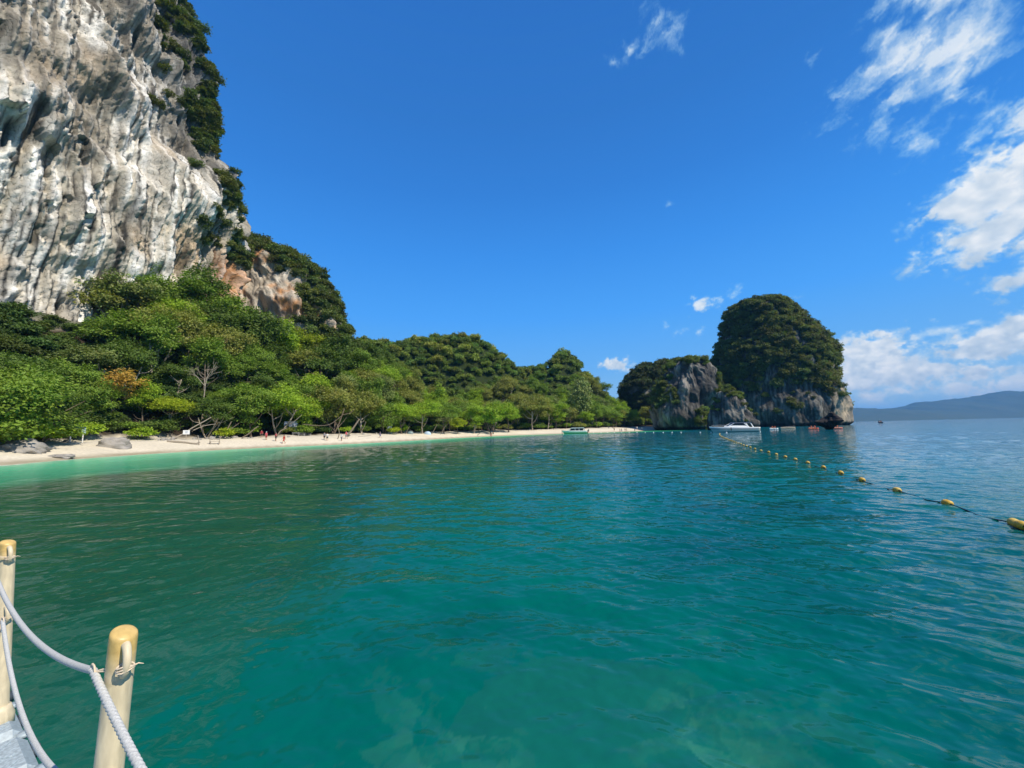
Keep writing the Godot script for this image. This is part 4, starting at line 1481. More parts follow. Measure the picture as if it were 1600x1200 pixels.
	var logs := [
		[[[271, 73.0, 0.1], [286, 74.0, 1.0], [300, 74.5, 2.2], [318, 75.5, 3.5], [328, 76.0, 4.3]], 0.17, 0.09, "leaning_log", "long pale log slanting up past the small white sign"],
		[[[301, 74.2, 1.7], [318, 75.0, 2.6], [336, 76.0, 3.0]], 0.10, 0.05, "leaning_log", "thinner pale branch beside the long slanting log"],
		[[[262, 68.0, 0.12], [285, 68.5, 0.25], [306, 69.0, 0.2], [313, 69.3, 0.5]], 0.22, 0.14, "driftwood_log", "long bleached driftwood log lying on the sand left of the wooden frame"],
		[[[312, 69.0, 0.1], [310.5, 69.0, 0.9], [309, 69.0, 1.7]], 0.12, 0.05, "driftwood_stump", "upright bleached root at the end of the driftwood log"],
		[[[346, 78.0, 0.0], [353, 79.0, 1.5], [360, 80.0, 3.4]], 0.15, 0.1, "slanting_trunk", "pale trunk slanting right beside the weathered frame"],
		[[[347, 79.0, 0.8], [361, 80.0, 2.0], [372, 82.0, 3.0]], 0.09, 0.05, "slanting_trunk", "thin pale branch right of the slanting trunk by the frame"],
		[[[378, 79.5, 0.2], [388, 80.0, 1.0], [397, 80.5, 2.1], [403, 81.0, 2.6]], 0.17, 0.1, "slanting_trunk", "grey trunk leaning over the shaded sand left of the people in red"],
		[[[432, 84.0, 0.1], [438, 84.5, 1.4], [448, 86.0, 2.0]], 0.2, 0.1, "slanting_trunk", "bent grey trunk behind the person in red shirt and dark shorts"],
		[[[472, 94.0, 2.7], [492, 95.0, 2.6], [511, 96.0, 2.5], [522, 97.0, 3.4], [532, 98.0, 4.8]], 0.12, 0.07, "hanging_branch", "long level bare branch above the picnic tables"],
		[[[528, 90.0, 0.0], [530, 90.5, 1.5], [526, 91.0, 3.2]], 0.14, 0.08, "slanting_trunk", "forked bare trunk beside the person in white"],
		[[[543, 95.0, 0.2], [552, 96.0, 2.2], [561, 97.0, 4.4]], 0.34, 0.22, "slanting_trunk", "thick trunk leaning right above the person in pink"],
		[[[619, 116.0, 0.2], [624, 117.0, 1.4], [629, 118.0, 2.6]], 0.10, 0.07, "slanting_trunk", "thin pale trunk just right of the white notice posts"],
		[[[634, 119.0, 0.2], [637, 119.5, 1.3], [640, 120.0, 2.4]], 0.12, 0.09, "slanting_trunk", "short slanting trunk left of the dark tarpaulin gap"],
		[[[675, 128.0, 0.2], [679, 129.0, 1.6], [683, 130.0, 3.2]], 0.13, 0.09, "slanting_trunk", "pale slanting trunk right of the pale blue cover"],
		[[[689, 130.0, 0.2], [693, 131.0, 1.8], [697, 132.0, 3.4]], 0.12, 0.08, "slanting_trunk", "palest slanting trunk of the pair right of the blue cover"],
		[[[746, 141.0, 0.5], [752, 142.0, 1.4], [760, 143.0, 1.2]], 0.2, 0.1, "driftwood_log", "pale arched driftwood left of the person in red on the bank"],
		[[[560, 92.0, 0.9], [580, 96.0, 0.9]], 0.07, 0.07, "rail", "white level rail under the trees right of the thick leaning trunk"],
		[[[642, 116.0, 0.7], [654, 118.0, 0.7]], 0.10, 0.08, "rail", "white level log left of the pale blue cover"],
	]
	for l in logs:
		var pts := []
		for q in l[0]:
			var g := stand(q[0], q[1])
			pts.append(g + Vector3(0, q[2], 0))
		tag(obj(l[3], log_mesh(pts, l[1] * 0.8, l[2] * 0.8), M.shade_toned_trunk if l[3] in ["slanting_trunk", "hanging_branch"] else M.driftwood), l[4], "log" if l[3] != "rail" else "rail")
	p = stand(336, 71.5)
	t = thing("wooden_frame", "weathered wooden seat frame standing on the sand by the driftwood", "bench", p, 0.7)
	for s in [-1, 1]:
		obj("post", log_mesh([Vector3(s * 0.75, -0.2, 0), Vector3(s * 0.7, 0.6, 0.05), Vector3(s * 0.78, 1.25, 0)], 0.07, 0.05), M.driftwood, t)
		obj("leg", log_mesh([Vector3(s * 0.6, -0.2, 0.7), Vector3(s * 0.6, 0.5, 0.6)], 0.06, 0.06), M.driftwood, t)
	obj("top_rail", log_mesh([Vector3(-0.85, 0.95, 0), Vector3(0, 0.85, 0), Vector3(0.85, 0.9, 0)], 0.06, 0.05), M.driftwood, t)
	obj("seat", box_mesh(Vector3(1.5, 0.08, 0.6), 0.01, Vector3(0, 0.48, 0.33)), M.driftwood, t)
	# cloths, tables, panels
	p = stand(454, 93.5)
	var sheet := MB.new()
	for r in 9:
		for k in 13:
			var u := k / 12.0
			var v := r / 8.0
			sheet.v.append(Vector3((u - 0.5) * 2.9, 0.9 + v * 2.3 + 0.25 * sin(u * 5.0) * (1.0 - v), 0.16 * sin(u * 9.0 + v * 2.0)))
	sheet.grid(0, 13, 9)
	for r in 9:
		for k in 13:
			sheet.v.append(sheet.v[r * 13 + k] - Vector3(0, 0, 0.02))
	sheet.grid(9 * 13, 13, 9, true)
	sheet.smooth()
	var cloth := tag(obj("tarpaulin", sheet.mesh(), mat(Color(0.62, 0.60, 0.66), 0.8)), "white tarpaulin hung between the trunks behind the people in red", "tarpaulin")
	cloth.position = p
	cloth.rotation.y = 0.5
	for q in [[462, 91.0, "leftmost of the three grey picnic tables in the shade"], [471, 92.5, "middle one of the three grey picnic tables in the shade"], [481, 94.5, "rightmost of the three grey picnic tables in the shade"]]:
		t = thing("picnic_table", q[2], "table", stand(q[0], q[1]), rg.randf_range(0.2, 0.7), "picnic tables under the trees")
		var grey := mat(Color(0.42, 0.42, 0.40), 0.8)
		for k in 3:
			obj("plank", box_mesh(Vector3(1.6, 0.05, 0.22), 0.008, Vector3(0, 0.76, (k - 1) * 0.24)), grey, t)
		for s in [-1, 1]:
			obj("bench_seat", box_mesh(Vector3(1.6, 0.05, 0.25), 0.008, Vector3(0, 0.45, s * 0.65)), grey, t)
			obj("leg", box_mesh(Vector3(0.1, 0.9, 0.1), 0.008, Vector3(s * 0.6, 0.29, 0)), grey, t)
			obj("cross_beam", box_mesh(Vector3(0.08, 0.08, 1.4), 0.008, Vector3(s * 0.6, 0.38, 0)), grey, t)
	for q in [[607.5, 113.0, "left white notice panel on its post at the edge of the trees", 1.5], [611.5, 113.5, "narrow white post just right of the white notice panel", 0.5]]:
		t = thing("notice", q[2], "sign", stand(q[0], q[1]), 0.4)
		obj("panel", box_mesh(Vector3(0.75 * q[3] * 0.7, 1.0 if q[3] > 1.0 else 2.2, 0.05), 0.01, Vector3(0, 1.9 if q[3] > 1.0 else 1.2, 0)), M.white, t)
		obj("post", box_mesh(Vector3(0.1, 1.7, 0.1), 0.01, Vector3(0, 0.55, -0.06)), M.white, t)
	for q in [[668, 126.0, Color(0.42, 0.55, 0.68), "pale blue rounded cover lying under the layered trees", 1.0], [641, 121.0, Color(0.16, 0.24, 0.26), "dark blue grey rounded cover left of the pale blue one", 0.85]]:
		var mb := MB.new()
		for r in 9:
			for k in 20:
				var la := lerpf(-0.1, PI * 0.5, r / 8.0)
				var lo := TAU * k / 20.0
				mb.v.append(Vector3(cos(la) * cos(lo) * 1.15, pow(sin(maxf(la, 0.0)), 0.8) * 0.95 - (0.3 if la < 0.0 else 0.0), cos(la) * sin(lo) * 0.8) * q[4])
		mb.grid(0, 20, 9, false, true)
		var o := tag(obj("tarpaulin_cover", mb.smooth().mesh(), mat(q[2], 0.5)), q[3], "cover")
		o.position = stand(q[0], q[1])
	p = stand(333, 82.0)
	t = thing("flag", "small orange yellow flag hanging by the brown hut", "flag", p, 0.5)
	obj("pole", log_mesh([Vector3(0, -0.2, 0), Vector3(0.02, 1.4, 0), Vector3(0, 2.8, 0)], 0.04, 0.03), M.bark, t)
	obj("cloth", box_mesh(Vector3(0.55, 0.75, 0.03), 0.0, Vector3(0.3, 2.3, 0)), mat(Color(0.62, 0.30, 0.03), 0.7), t)

# ---------------------------------------------------------------- boats
# hull from bow (x = 0) to stern (x = len), cut into bands by height shares
func hull_band(len: float, beam: float, bow_h: float, stern_h: float, draft: float, lo: float, hi: float, pointed := 0.0) -> ArrayMesh:
	var mb := MB.new()
	var n := 26
	for k in n:
		var t := float(k) / (n - 1)
		var w := 1.0 - pow(1.0 - minf(t / 0.62, 1.0), 2.1)
		if pointed > 0.0:
			w = sin(PI * clampf(t, 0.001, 0.999))
			w = pow(w, 0.65)
		w = maxf(w, 0.012) * beam * 0.5
		var top := lerpf(bow_h, stern_h, pow(t, 0.7))
		var rake := (1.0 - minf(t / 0.3, 1.0)) * len * 0.11
		for q in 6:
			var f := lerpf(lo, hi, q / 5.0)
			var y := lerpf(-draft, top, f)
			# deep vee below, flaring sides above
			var wide := w * (smoothstep(-0.02, 0.42, f) * 0.84 + 0.16 * f)
			for s in [-1, 1]:
				mb.v.append(Vector3(t * len + rake * (1.0 - f) * (1.0 if pointed == 0.0 else 0.4), y, s * wide))
	for k in n - 1:
		for q in 5:
			var a := k * 12 + q * 2
			for s in 2:
				if s == 0:
					mb.quad(a, a + 12, a + 14, a + 2)
				else:
					mb.quad(a + 1, a + 3, a + 15, a + 13)
	# stern
	for q in 5:
		var a := (n - 1) * 12 + q * 2
		mb.quad(a, a + 1, a + 3, a + 2)
	if hi >= 1.0:
		for k in n - 1:
			var a := k * 12 + 10
			mb.quad(a, a + 12, a + 13, a + 1)
	mb.smooth()
	return mb.mesh()

func slab(pts: Array, z0: float, z1: float) -> ArrayMesh:  # an outline in x, y made thick across z
	var mb := MB.new()
	var mid := Vector3.ZERO
	for p in pts:
		mid += Vector3(p.x, p.y, (z0 + z1) * 0.5) / pts.size()
	for k in pts.size():
		var a: Vector2 = pts[k]
		var b: Vector2 = pts[(k + 1) % pts.size()]
		var s := mb.v.size()
		for v in [Vector3(a.x, a.y, z0), Vector3(b.x, b.y, z0), Vector3(b.x, b.y, z1), Vector3(a.x, a.y, z1)]:
			mb.v.append(v)
		mb.add_out([s, s + 1, s + 2, s + 3], mid)
	for z in [z0, z1]:
		var s := mb.v.size()
		var ids := []
		for k in pts.size():
			mb.v.append(Vector3(pts[k].x, pts[k].y, z))
			ids.append(s + k)
		mb.add_out(ids, mid)
	return mb.mesh()

func outboard(parent: Node3D, at: Vector3) -> void:
	var m := MB.new()
	m.box(at + Vector3(0.25, 0.75, 0), Vector3(0.7, 0.62, 0.44), Basis(Vector3.BACK, 0.1), Color.WHITE, 0.13)
	m.box(at + Vector3(0.22, 0.1, 0), Vector3(0.28, 0.9, 0.2), Basis.IDENTITY, Color.WHITE, 0.05)
	obj("outboard_motor", m.mesh(), M.black, parent)

func make_boats() -> void:
	var low_mat := mat(Color(0.30, 0.37, 0.36), 0.3)
	var navy := mat(Color(0.02, 0.022, 0.04), 0.25)
	var p := at_px(1146, 674, 110.0)
	var t := thing("speedboat", "white speedboat with dark windows moored before the rock tower", "boat", Vector3(p.x - 6.9, 0, -110.0), 0.0)
	obj("hull", hull_band(13.6, 3.3, 1.75, 1.25, 0.5, 0.0, 0.68), low_mat, t)
	obj("stripe", hull_band(13.6, 3.31, 1.75, 1.25, 0.5, 0.68, 0.78), navy, t)
	obj("deck", hull_band(13.6, 3.36, 1.75, 1.25, 0.5, 0.78, 1.0), M.white, t)
	obj("cabin", slab([Vector2(4.6, 1.45), Vector2(5.6, 1.9), Vector2(10.4, 1.75), Vector2(10.6, 1.3)], -1.1, 1.1), M.white, t)
	var gl := obj("windscreen", slab([Vector2(5.2, 1.75), Vector2(6.9, 2.5), Vector2(9.4, 2.5), Vector2(9.9, 1.75)], -1.0, 1.0), M.glass, t)
	for s in [-1, 1]:
		obj("window_pillar", slab([Vector2(9.3, 2.52), Vector2(9.65, 2.52), Vector2(10.9, 1.4), Vector2(10.5, 1.4)], s * 1.12 - 0.05, s * 1.12 + 0.05), M.white, gl)
		obj("window_frame", slab([Vector2(4.9, 1.7), Vector2(5.1, 1.7), Vector2(6.95, 2.55), Vector2(6.7, 2.55)], s * 1.03 - 0.04, s * 1.03 + 0.04), M.white, gl)
		obj("roof_pillar", slab([Vector2(11.2, 2.5), Vector2(11.45, 2.5), Vector2(12.2, 1.2), Vector2(11.9, 1.2)], s * 1.1 - 0.05, s * 1.1 + 0.05), M.white, t)
	obj("roof", slab([Vector2(6.6, 2.52), Vector2(6.9, 2.7), Vector2(11.2, 2.68), Vector2(11.5, 2.5)], -1.2, 1.2), mat(Color(0.12, 0.13, 0.17), 0.4), t)
	for k in 3:
		outboard(t, Vector3(13.55, 0.2, (k - 1) * 0.75))
	obj("bow_rail", log_mesh([Vector3(0.6, 1.75, 0.2), Vector3(1.0, 2.05, 0.4), Vector3(4.0, 1.95, 1.0), Vector3(4.4, 1.55, 1.05)], 0.025, 0.025), M.white, t)
	for q in [5.4]:
		obj("fender", log_mesh([Vector3(q, 1.35, 1.62), Vector3(q, 0.9, 1.68), Vector3(q, 0.5, 1.66)], 0.1, 0.1), navy, t)
	obj("swim_ladder", slab([Vector2(12.9, 1.1), Vector2(13.2, 1.1), Vector2(14.0, -0.1), Vector2(13.7, -0.1)], 1.05, 1.2), M.white, t)
	# beached speedboat
	p = at_px(898, 676, 158.0)
	t = thing("speedboat", "white and green speedboat with white canopy drawn up at the far beach", "boat", Vector3(p.x - 5.2, 0.1, -158.5), -0.08)
	var green := mat(Color(0.24, 0.42, 0.25), 0.3)
	obj("hull", hull_band(10.2, 2.9, 1.35, 1.15, 0.4, 0.0, 0.62), green, t)
	obj("deck", hull_band(10.2, 2.93, 1.35, 1.15, 0.4, 0.62, 1.0), M.white, t)
	var win := obj("window", slab([Vector2(3.0, 1.2), Vector2(4.0, 2.15), Vector2(8.6, 2.15), Vector2(8.6, 1.15)], -1.0, 1.0), M.glass, t)
	for x in [5.3, 6.9]:
		obj("window_post", slab([Vector2(x, 1.15), Vector2(x + 0.15, 1.15), Vector2(x + 0.15, 2.2), Vector2(x, 2.2)], -1.04, 1.04), M.white, win)
	obj("canopy", slab([Vector2(3.6, 2.15), Vector2(4.1, 2.4), Vector2(8.8, 2.38), Vector2(9.2, 2.15)], -1.25, 1.25), M.white, t)
	obj("windscreen", slab([Vector2(2.3, 1.2), Vector2(2.6, 1.2), Vector2(3.9, 2.2), Vector2(3.7, 2.2)], -1.05, 1.05), M.white, t)
	obj("stern_frame", slab([Vector2(9.2, 1.1), Vector2(9.4, 1.1), Vector2(8.9, 2.2), Vector2(8.7, 2.2)], -1.2, 1.2), M.white, t)
	for k in 2:
		outboard(t, Vector3(10.15, 0.2, (k - 0.5) * 0.8))
	obj("bow_post", log_mesh([Vector3(0.2, -0.4, 0), Vector3(0.1, 0.8, 0), Vector3(0.15, 1.6, 0)], 0.12, 0.1), M.bark, t)
	# a small boat far out
	p = at_px(1376, 661, 350.0)
	t = thing("small_boat", "small dark boat far out in front of the hazy hills", "boat", Vector3(p.x - 2.2, 0, -350.0), 0.3)
	obj("hull", hull_band(4.8, 2.4, 1.5, 1.1, 0.4, 0.0, 1.0), navy, t)
	obj("cabin", slab([Vector2(1.7, 1.2), Vector2(1.9, 2.3), Vector2(3.6, 2.3), Vector2(3.8, 1.2)], -0.7, 0.7), mat(Color(0.10, 0.05, 0.06), 0.6), t)
	obj("mast", log_mesh([Vector3(2.6, 2.0, 0), Vector3(2.6, 2.7, 0), Vector3(2.6, 3.4, 0)], 0.06, 0.04), M.white, t)
	# kayaks
	var orange := mat(Color(0.62, 0.10, 0.03), 0.35)
	for q in [[1271, 126.0, orange, "orange kayak with two paddlers left of the small dark rock", 0.15, 4.0, "orange"], [1307, 121.0, mat(Color(0.62, 0.16, 0.10), 0.35), "red kayak half hidden behind the right side of the small dark rock", -0.1, 3.6, "red"], [1209, 146.0, M.white, "white kayak under the dark cliff of the big island", 0.2, 4.0, "white"], [1231, 152.0, mat(Color(0.44, 0.34, 0.22), 0.6), "long tan raft floating under the dark cliff", 0.05, 6.2, "tan"]]:
		var b := at_px(q[0], 669, q[1])
		t = thing("kayak" if q[6] != "tan" else "raft", q[3], "kayak" if q[6] != "tan" else "raft", Vector3(b.x, 0, -q[1]), q[4])
		obj("hull", hull_band(q[5], 0.85, 0.42, 0.42, 0.14, 0.0, 1.0, 1.0), q[2], t).position.x = -q[5] * 0.5
		obj("seat_well", box_mesh(Vector3(q[5] * 0.42, 0.05, 0.36), 0.01, Vector3(0, 0.42, 0)), M.black, t)
		obj("bow_loop", log_mesh([Vector3(-q[5] * 0.47, 0.4, 0), Vector3(-q[5] * 0.46, 0.5, 0), Vector3(-q[5] * 0.44, 0.4, 0)], 0.02, 0.02), M.black, t)
		if q[6] == "tan":
			obj("pole", log_mesh([Vector3(-3.0, 0.55, 0.1), Vector3(0, 0.75, 0), Vector3(3.1, 0.85, 0)], 0.08, 0.07), M.driftwood, t)
		M["kayak_" + q[6]] = t

# ---------------------------------------------------------------- people
func nets(bones: Array, cell: float, blend: float) -> ArrayMesh:
	var lo := Vector3.ONE * 1e9
	var hi := -lo
	for b in bones:
		for e in 2:
			var r: float = b[2 + e] + cell * 2.0
			lo = lo.min(b[e] - Vector3.ONE * r)
			hi = hi.max(b[e] + Vector3.ONE * r)
	var nx := int((hi.x - lo.x) / cell) + 2
	var ny := int((hi.y - lo.y) / cell) + 2
	var nz := int((hi.z - lo.z) / cell) + 2
	var f := PackedFloat32Array()
	f.resize(nx * ny * nz)
	f.fill(1.0)
	for b in bones:
		var a: Vector3 = b[0]
		var ab: Vector3 = b[1] - a
		var l2 := maxf(ab.length_squared(), 1e-8)
		var rm: float = maxf(b[2], b[3]) + blend + cell * 2.0
		var l := ((a.min(b[1]) - Vector3.ONE * rm - lo) / cell).floor()
		var h := ((a.max(b[1]) + Vector3.ONE * rm - lo) / cell).ceil()
		for z in range(maxi(0, int(l.z)), mini(nz, int(h.z) + 1)):
			for y in range(maxi(0, int(l.y)), mini(ny, int(h.y) + 1)):
				for x in range(maxi(0, int(l.x)), mini(nx, int(h.x) + 1)):
					var p := lo + Vector3(x, y, z) * cell
					var t := clampf((p - a).dot(ab) / l2, 0.0, 1.0)
					var d: float = p.distance_to(a + ab * t) - lerpf(b[2], b[3], t)
					var k := (z * ny + y) * nx + x
					var o := f[k]
					var hh := maxf(blend - absf(o - d), 0.0) / blend
					f[k] = minf(o, d) - hh * hh * blend * 0.25
	var ids := {}
	var mb := MB.new()
	var step := [1, nx, nx * ny]
	for z in nz - 1:
		for y in ny - 1:
			for x in nx - 1:
				var k := (z * ny + y) * nx + x
				var inside := 0
				for c in 8:
					if f[k + (c & 1) + ((c >> 1) & 1) * nx + (c >> 2) * nx * ny] < 0.0:
						inside += 1
				if inside == 0 or inside == 8:
					continue
				var sum := Vector3.ZERO
				var cnt := 0
				for c in 8:
					var ca := k + (c & 1) + ((c >> 1) & 1) * nx + (c >> 2) * nx * ny
					for ax in 3:
						if c & (1 << ax):
							continue
						var cb: int = ca + step[ax]
						if (f[ca] < 0.0) != (f[cb] < 0.0):
							var q := Vector3(c & 1, (c >> 1) & 1, c >> 2)
							q[ax] += f[ca] / (f[ca] - f[cb])
							sum += q
							cnt += 1
				ids[k] = mb.v.size()
				mb.v.append(lo + (Vector3(x, y, z) + sum / cnt) * cell)
	for k in ids:
		for ax in 3:
			var e: int = k + step[ax]
			if (f[k] < 0.0) == (f[e] < 0.0):
				continue
			var u: int = step[(ax + 1) % 3]
			var w: int = step[(ax + 2) % 3]
			if not (ids.has(k - u) and ids.has(k - w) and ids.has(k - u - w)):
				continue
			var q := [ids[k], ids[k - u], ids[k - u - w], ids[k - w]]
			if f[k] < 0.0:
				q.reverse()
			mb.quad(q[0], q[1], q[2], q[3])
	return mb.smooth().mesh()

# joints of a 1.68 m figure that looks along +z; returns the bones of body, shirt, shorts and hair
func figure(pose_name: String) -> Dictionary:
	var j := {"pelvis": Vector3(0, 0.90, 0), "chest": Vector3(0, 1.25, 0), "neck": Vector3(0, 1.42, 0.0), "head": Vector3(0, 1.55, 0.02)}
	var arms := [[Vector3(-0.24, 1.09, -0.02), Vector3(-0.25, 0.84, 0.06)], [Vector3(0.24, 1.09, -0.02), Vector3(0.25, 0.84, 0.06)]]
	var legs := [[Vector3(-0.10, 0.47, 0.02), Vector3(-0.10, 0.08, -0.02)], [Vector3(0.10, 0.47, 0.02), Vector3(0.11, 0.08, -0.02)]]
	var toe := Vector3(0, -0.04, 0.17)
	if pose_name == "walk":
		arms = [[Vector3(-0.24, 1.10, 0.10), Vector3(-0.22, 0.92, 0.28)], [Vector3(0.24, 1.10, -0.14), Vector3(0.25, 0.87, -0.18)]]
		legs = [[Vector3(-0.10, 0.48, -0.06), Vector3(-0.10, 0.12, -0.30)], [Vector3(0.10, 0.49, 0.18), Vector3(0.10, 0.08, 0.24)]]
	elif pose_name == "akimbo":
		arms = [[Vector3(-0.40, 1.15, -0.04), Vector3(-0.20, 0.98, 0.08)], [Vector3(0.30, 1.12, 0.10), Vector3(0.12, 1.20, 0.30)]]
		legs = [[Vector3(-0.13, 0.47, 0.03), Vector3(-0.17, 0.08, -0.02)], [Vector3(0.13, 0.47, 0.03), Vector3(0.16, 0.08, 0.0)]]
	elif pose_name == "sit":
		for k in j:
			j[k] -= Vector3(0, 0.78, 0)
		arms = [[Vector3(-0.30, 0.40, 0.14), Vector3(-0.26, 0.42, 0.38)], [Vector3(0.30, 0.36, 0.14), Vector3(0.26, 0.30, 0.38)]]
		legs = [[Vector3(-0.16, 0.30, 0.42), Vector3(-0.13, 0.06, 0.78)], [Vector3(0.16, 0.30, 0.42), Vector3(0.13, 0.06, 0.78)]]
		toe = Vector3(0, 0.12, 0.09)
	var body := [[j.pelvis, j.chest, 0.135, 0.145], [j.chest, j.neck, 0.12, 0.055], [j.neck, j.head, 0.052, 0.06], [j.head - Vector3(0, 0.03, -0.015), j.head + Vector3(0, 0.04, -0.02), 0.074, 0.088], [j.head + Vector3(0, 0.005, 0.09), j.head + Vector3(0, -0.02, 0.105), 0.012, 0.016]]
	var shirt := [[j.pelvis + Vector3(0, 0.02, 0), j.chest, 0.155, 0.165], [j.chest, j.chest + Vector3(0, 0.12, 0), 0.14, 0.08]]
	var shorts := [[j.pelvis - Vector3(0, 0.04, 0), j.pelvis + Vector3(0, 0.05, 0), 0.155, 0.15]]
	var hair := [[j.head + Vector3(0, 0.045, -0.03), j.head + Vector3(0, -0.03, -0.06), 0.092, 0.07]]
	for s in 2:
		var side := -1.0 if s == 0 else 1.0
		var sh: Vector3 = j.chest + Vector3(0.175 * side, 0.10, 0)
		var hip: Vector3 = j.pelvis + Vector3(0.09 * side, -0.04, 0)
		body += [[j.chest + Vector3(0.05 * side, 0.09, 0), sh, 0.07, 0.062], [sh, arms[s][0], 0.052, 0.042], [arms[s][0], arms[s][1], 0.041, 0.028], [hip, legs[s][0], 0.088, 0.058], [legs[s][0], legs[s][1], 0.058, 0.038], [legs[s][1], legs[s][1] + toe, 0.042, 0.034]]
		var palm: Vector3 = arms[s][1] + (arms[s][1] - arms[s][0]).normalized() * 0.07
		body.append([arms[s][1], palm, 0.03, 0.034])
		shirt += [[j.chest + Vector3(0.05 * side, 0.09, 0), sh, 0.085, 0.08], [sh, sh.lerp(arms[s][0], 0.6), 0.074, 0.072]]
		shorts.append([hip, hip.lerp(legs[s][0], 0.75), 0.105, 0.088])
	return {"body": body, "shirt": shirt, "shorts": shorts, "hair": hair, "arms": arms}

func fingers_onto(m: ArrayMesh, arms: Array) -> ArrayMesh:
	var mb := MB.new()
	for s in 2:
		var dir: Vector3 = (arms[s][1] - arms[s][0]).normalized()
		var across := dir.cross(Vector3(1, 0, 0)).normalized()
		var inward := across.cross(dir) * (1.0 if s == 0 else -1.0)
		var palm: Vector3 = arms[s][1] + dir * 0.075
		for k in 4:
			var root := palm + across * (k - 1.5) * 0.019 + dir * 0.015
			var ln: float = [0.062, 0.074, 0.07, 0.055][k]
			mb.tube(PackedVector3Array([root, root + dir * ln * 0.5 + inward * 0.008, root + dir * ln * 0.85 + inward * 0.028]), PackedFloat32Array([0.0095, 0.009, 0.007]), 5)
		var tr := arms[s][1] + dir * 0.03 - across * 0.03 as Vector3
		mb.tube(PackedVector3Array([tr, tr - across * 0.02 + dir * 0.03 + inward * 0.012, tr - across * 0.022 + dir * 0.055 + inward * 0.022]), PackedFloat32Array([0.011, 0.010, 0.008]), 5)
	var st := SurfaceTool.new()
	st.append_from(m, 0, Transform3D())
	mb.c.clear()
	st.append_from(mb.smooth().mesh(), 0, Transform3D())
	return st.commit()

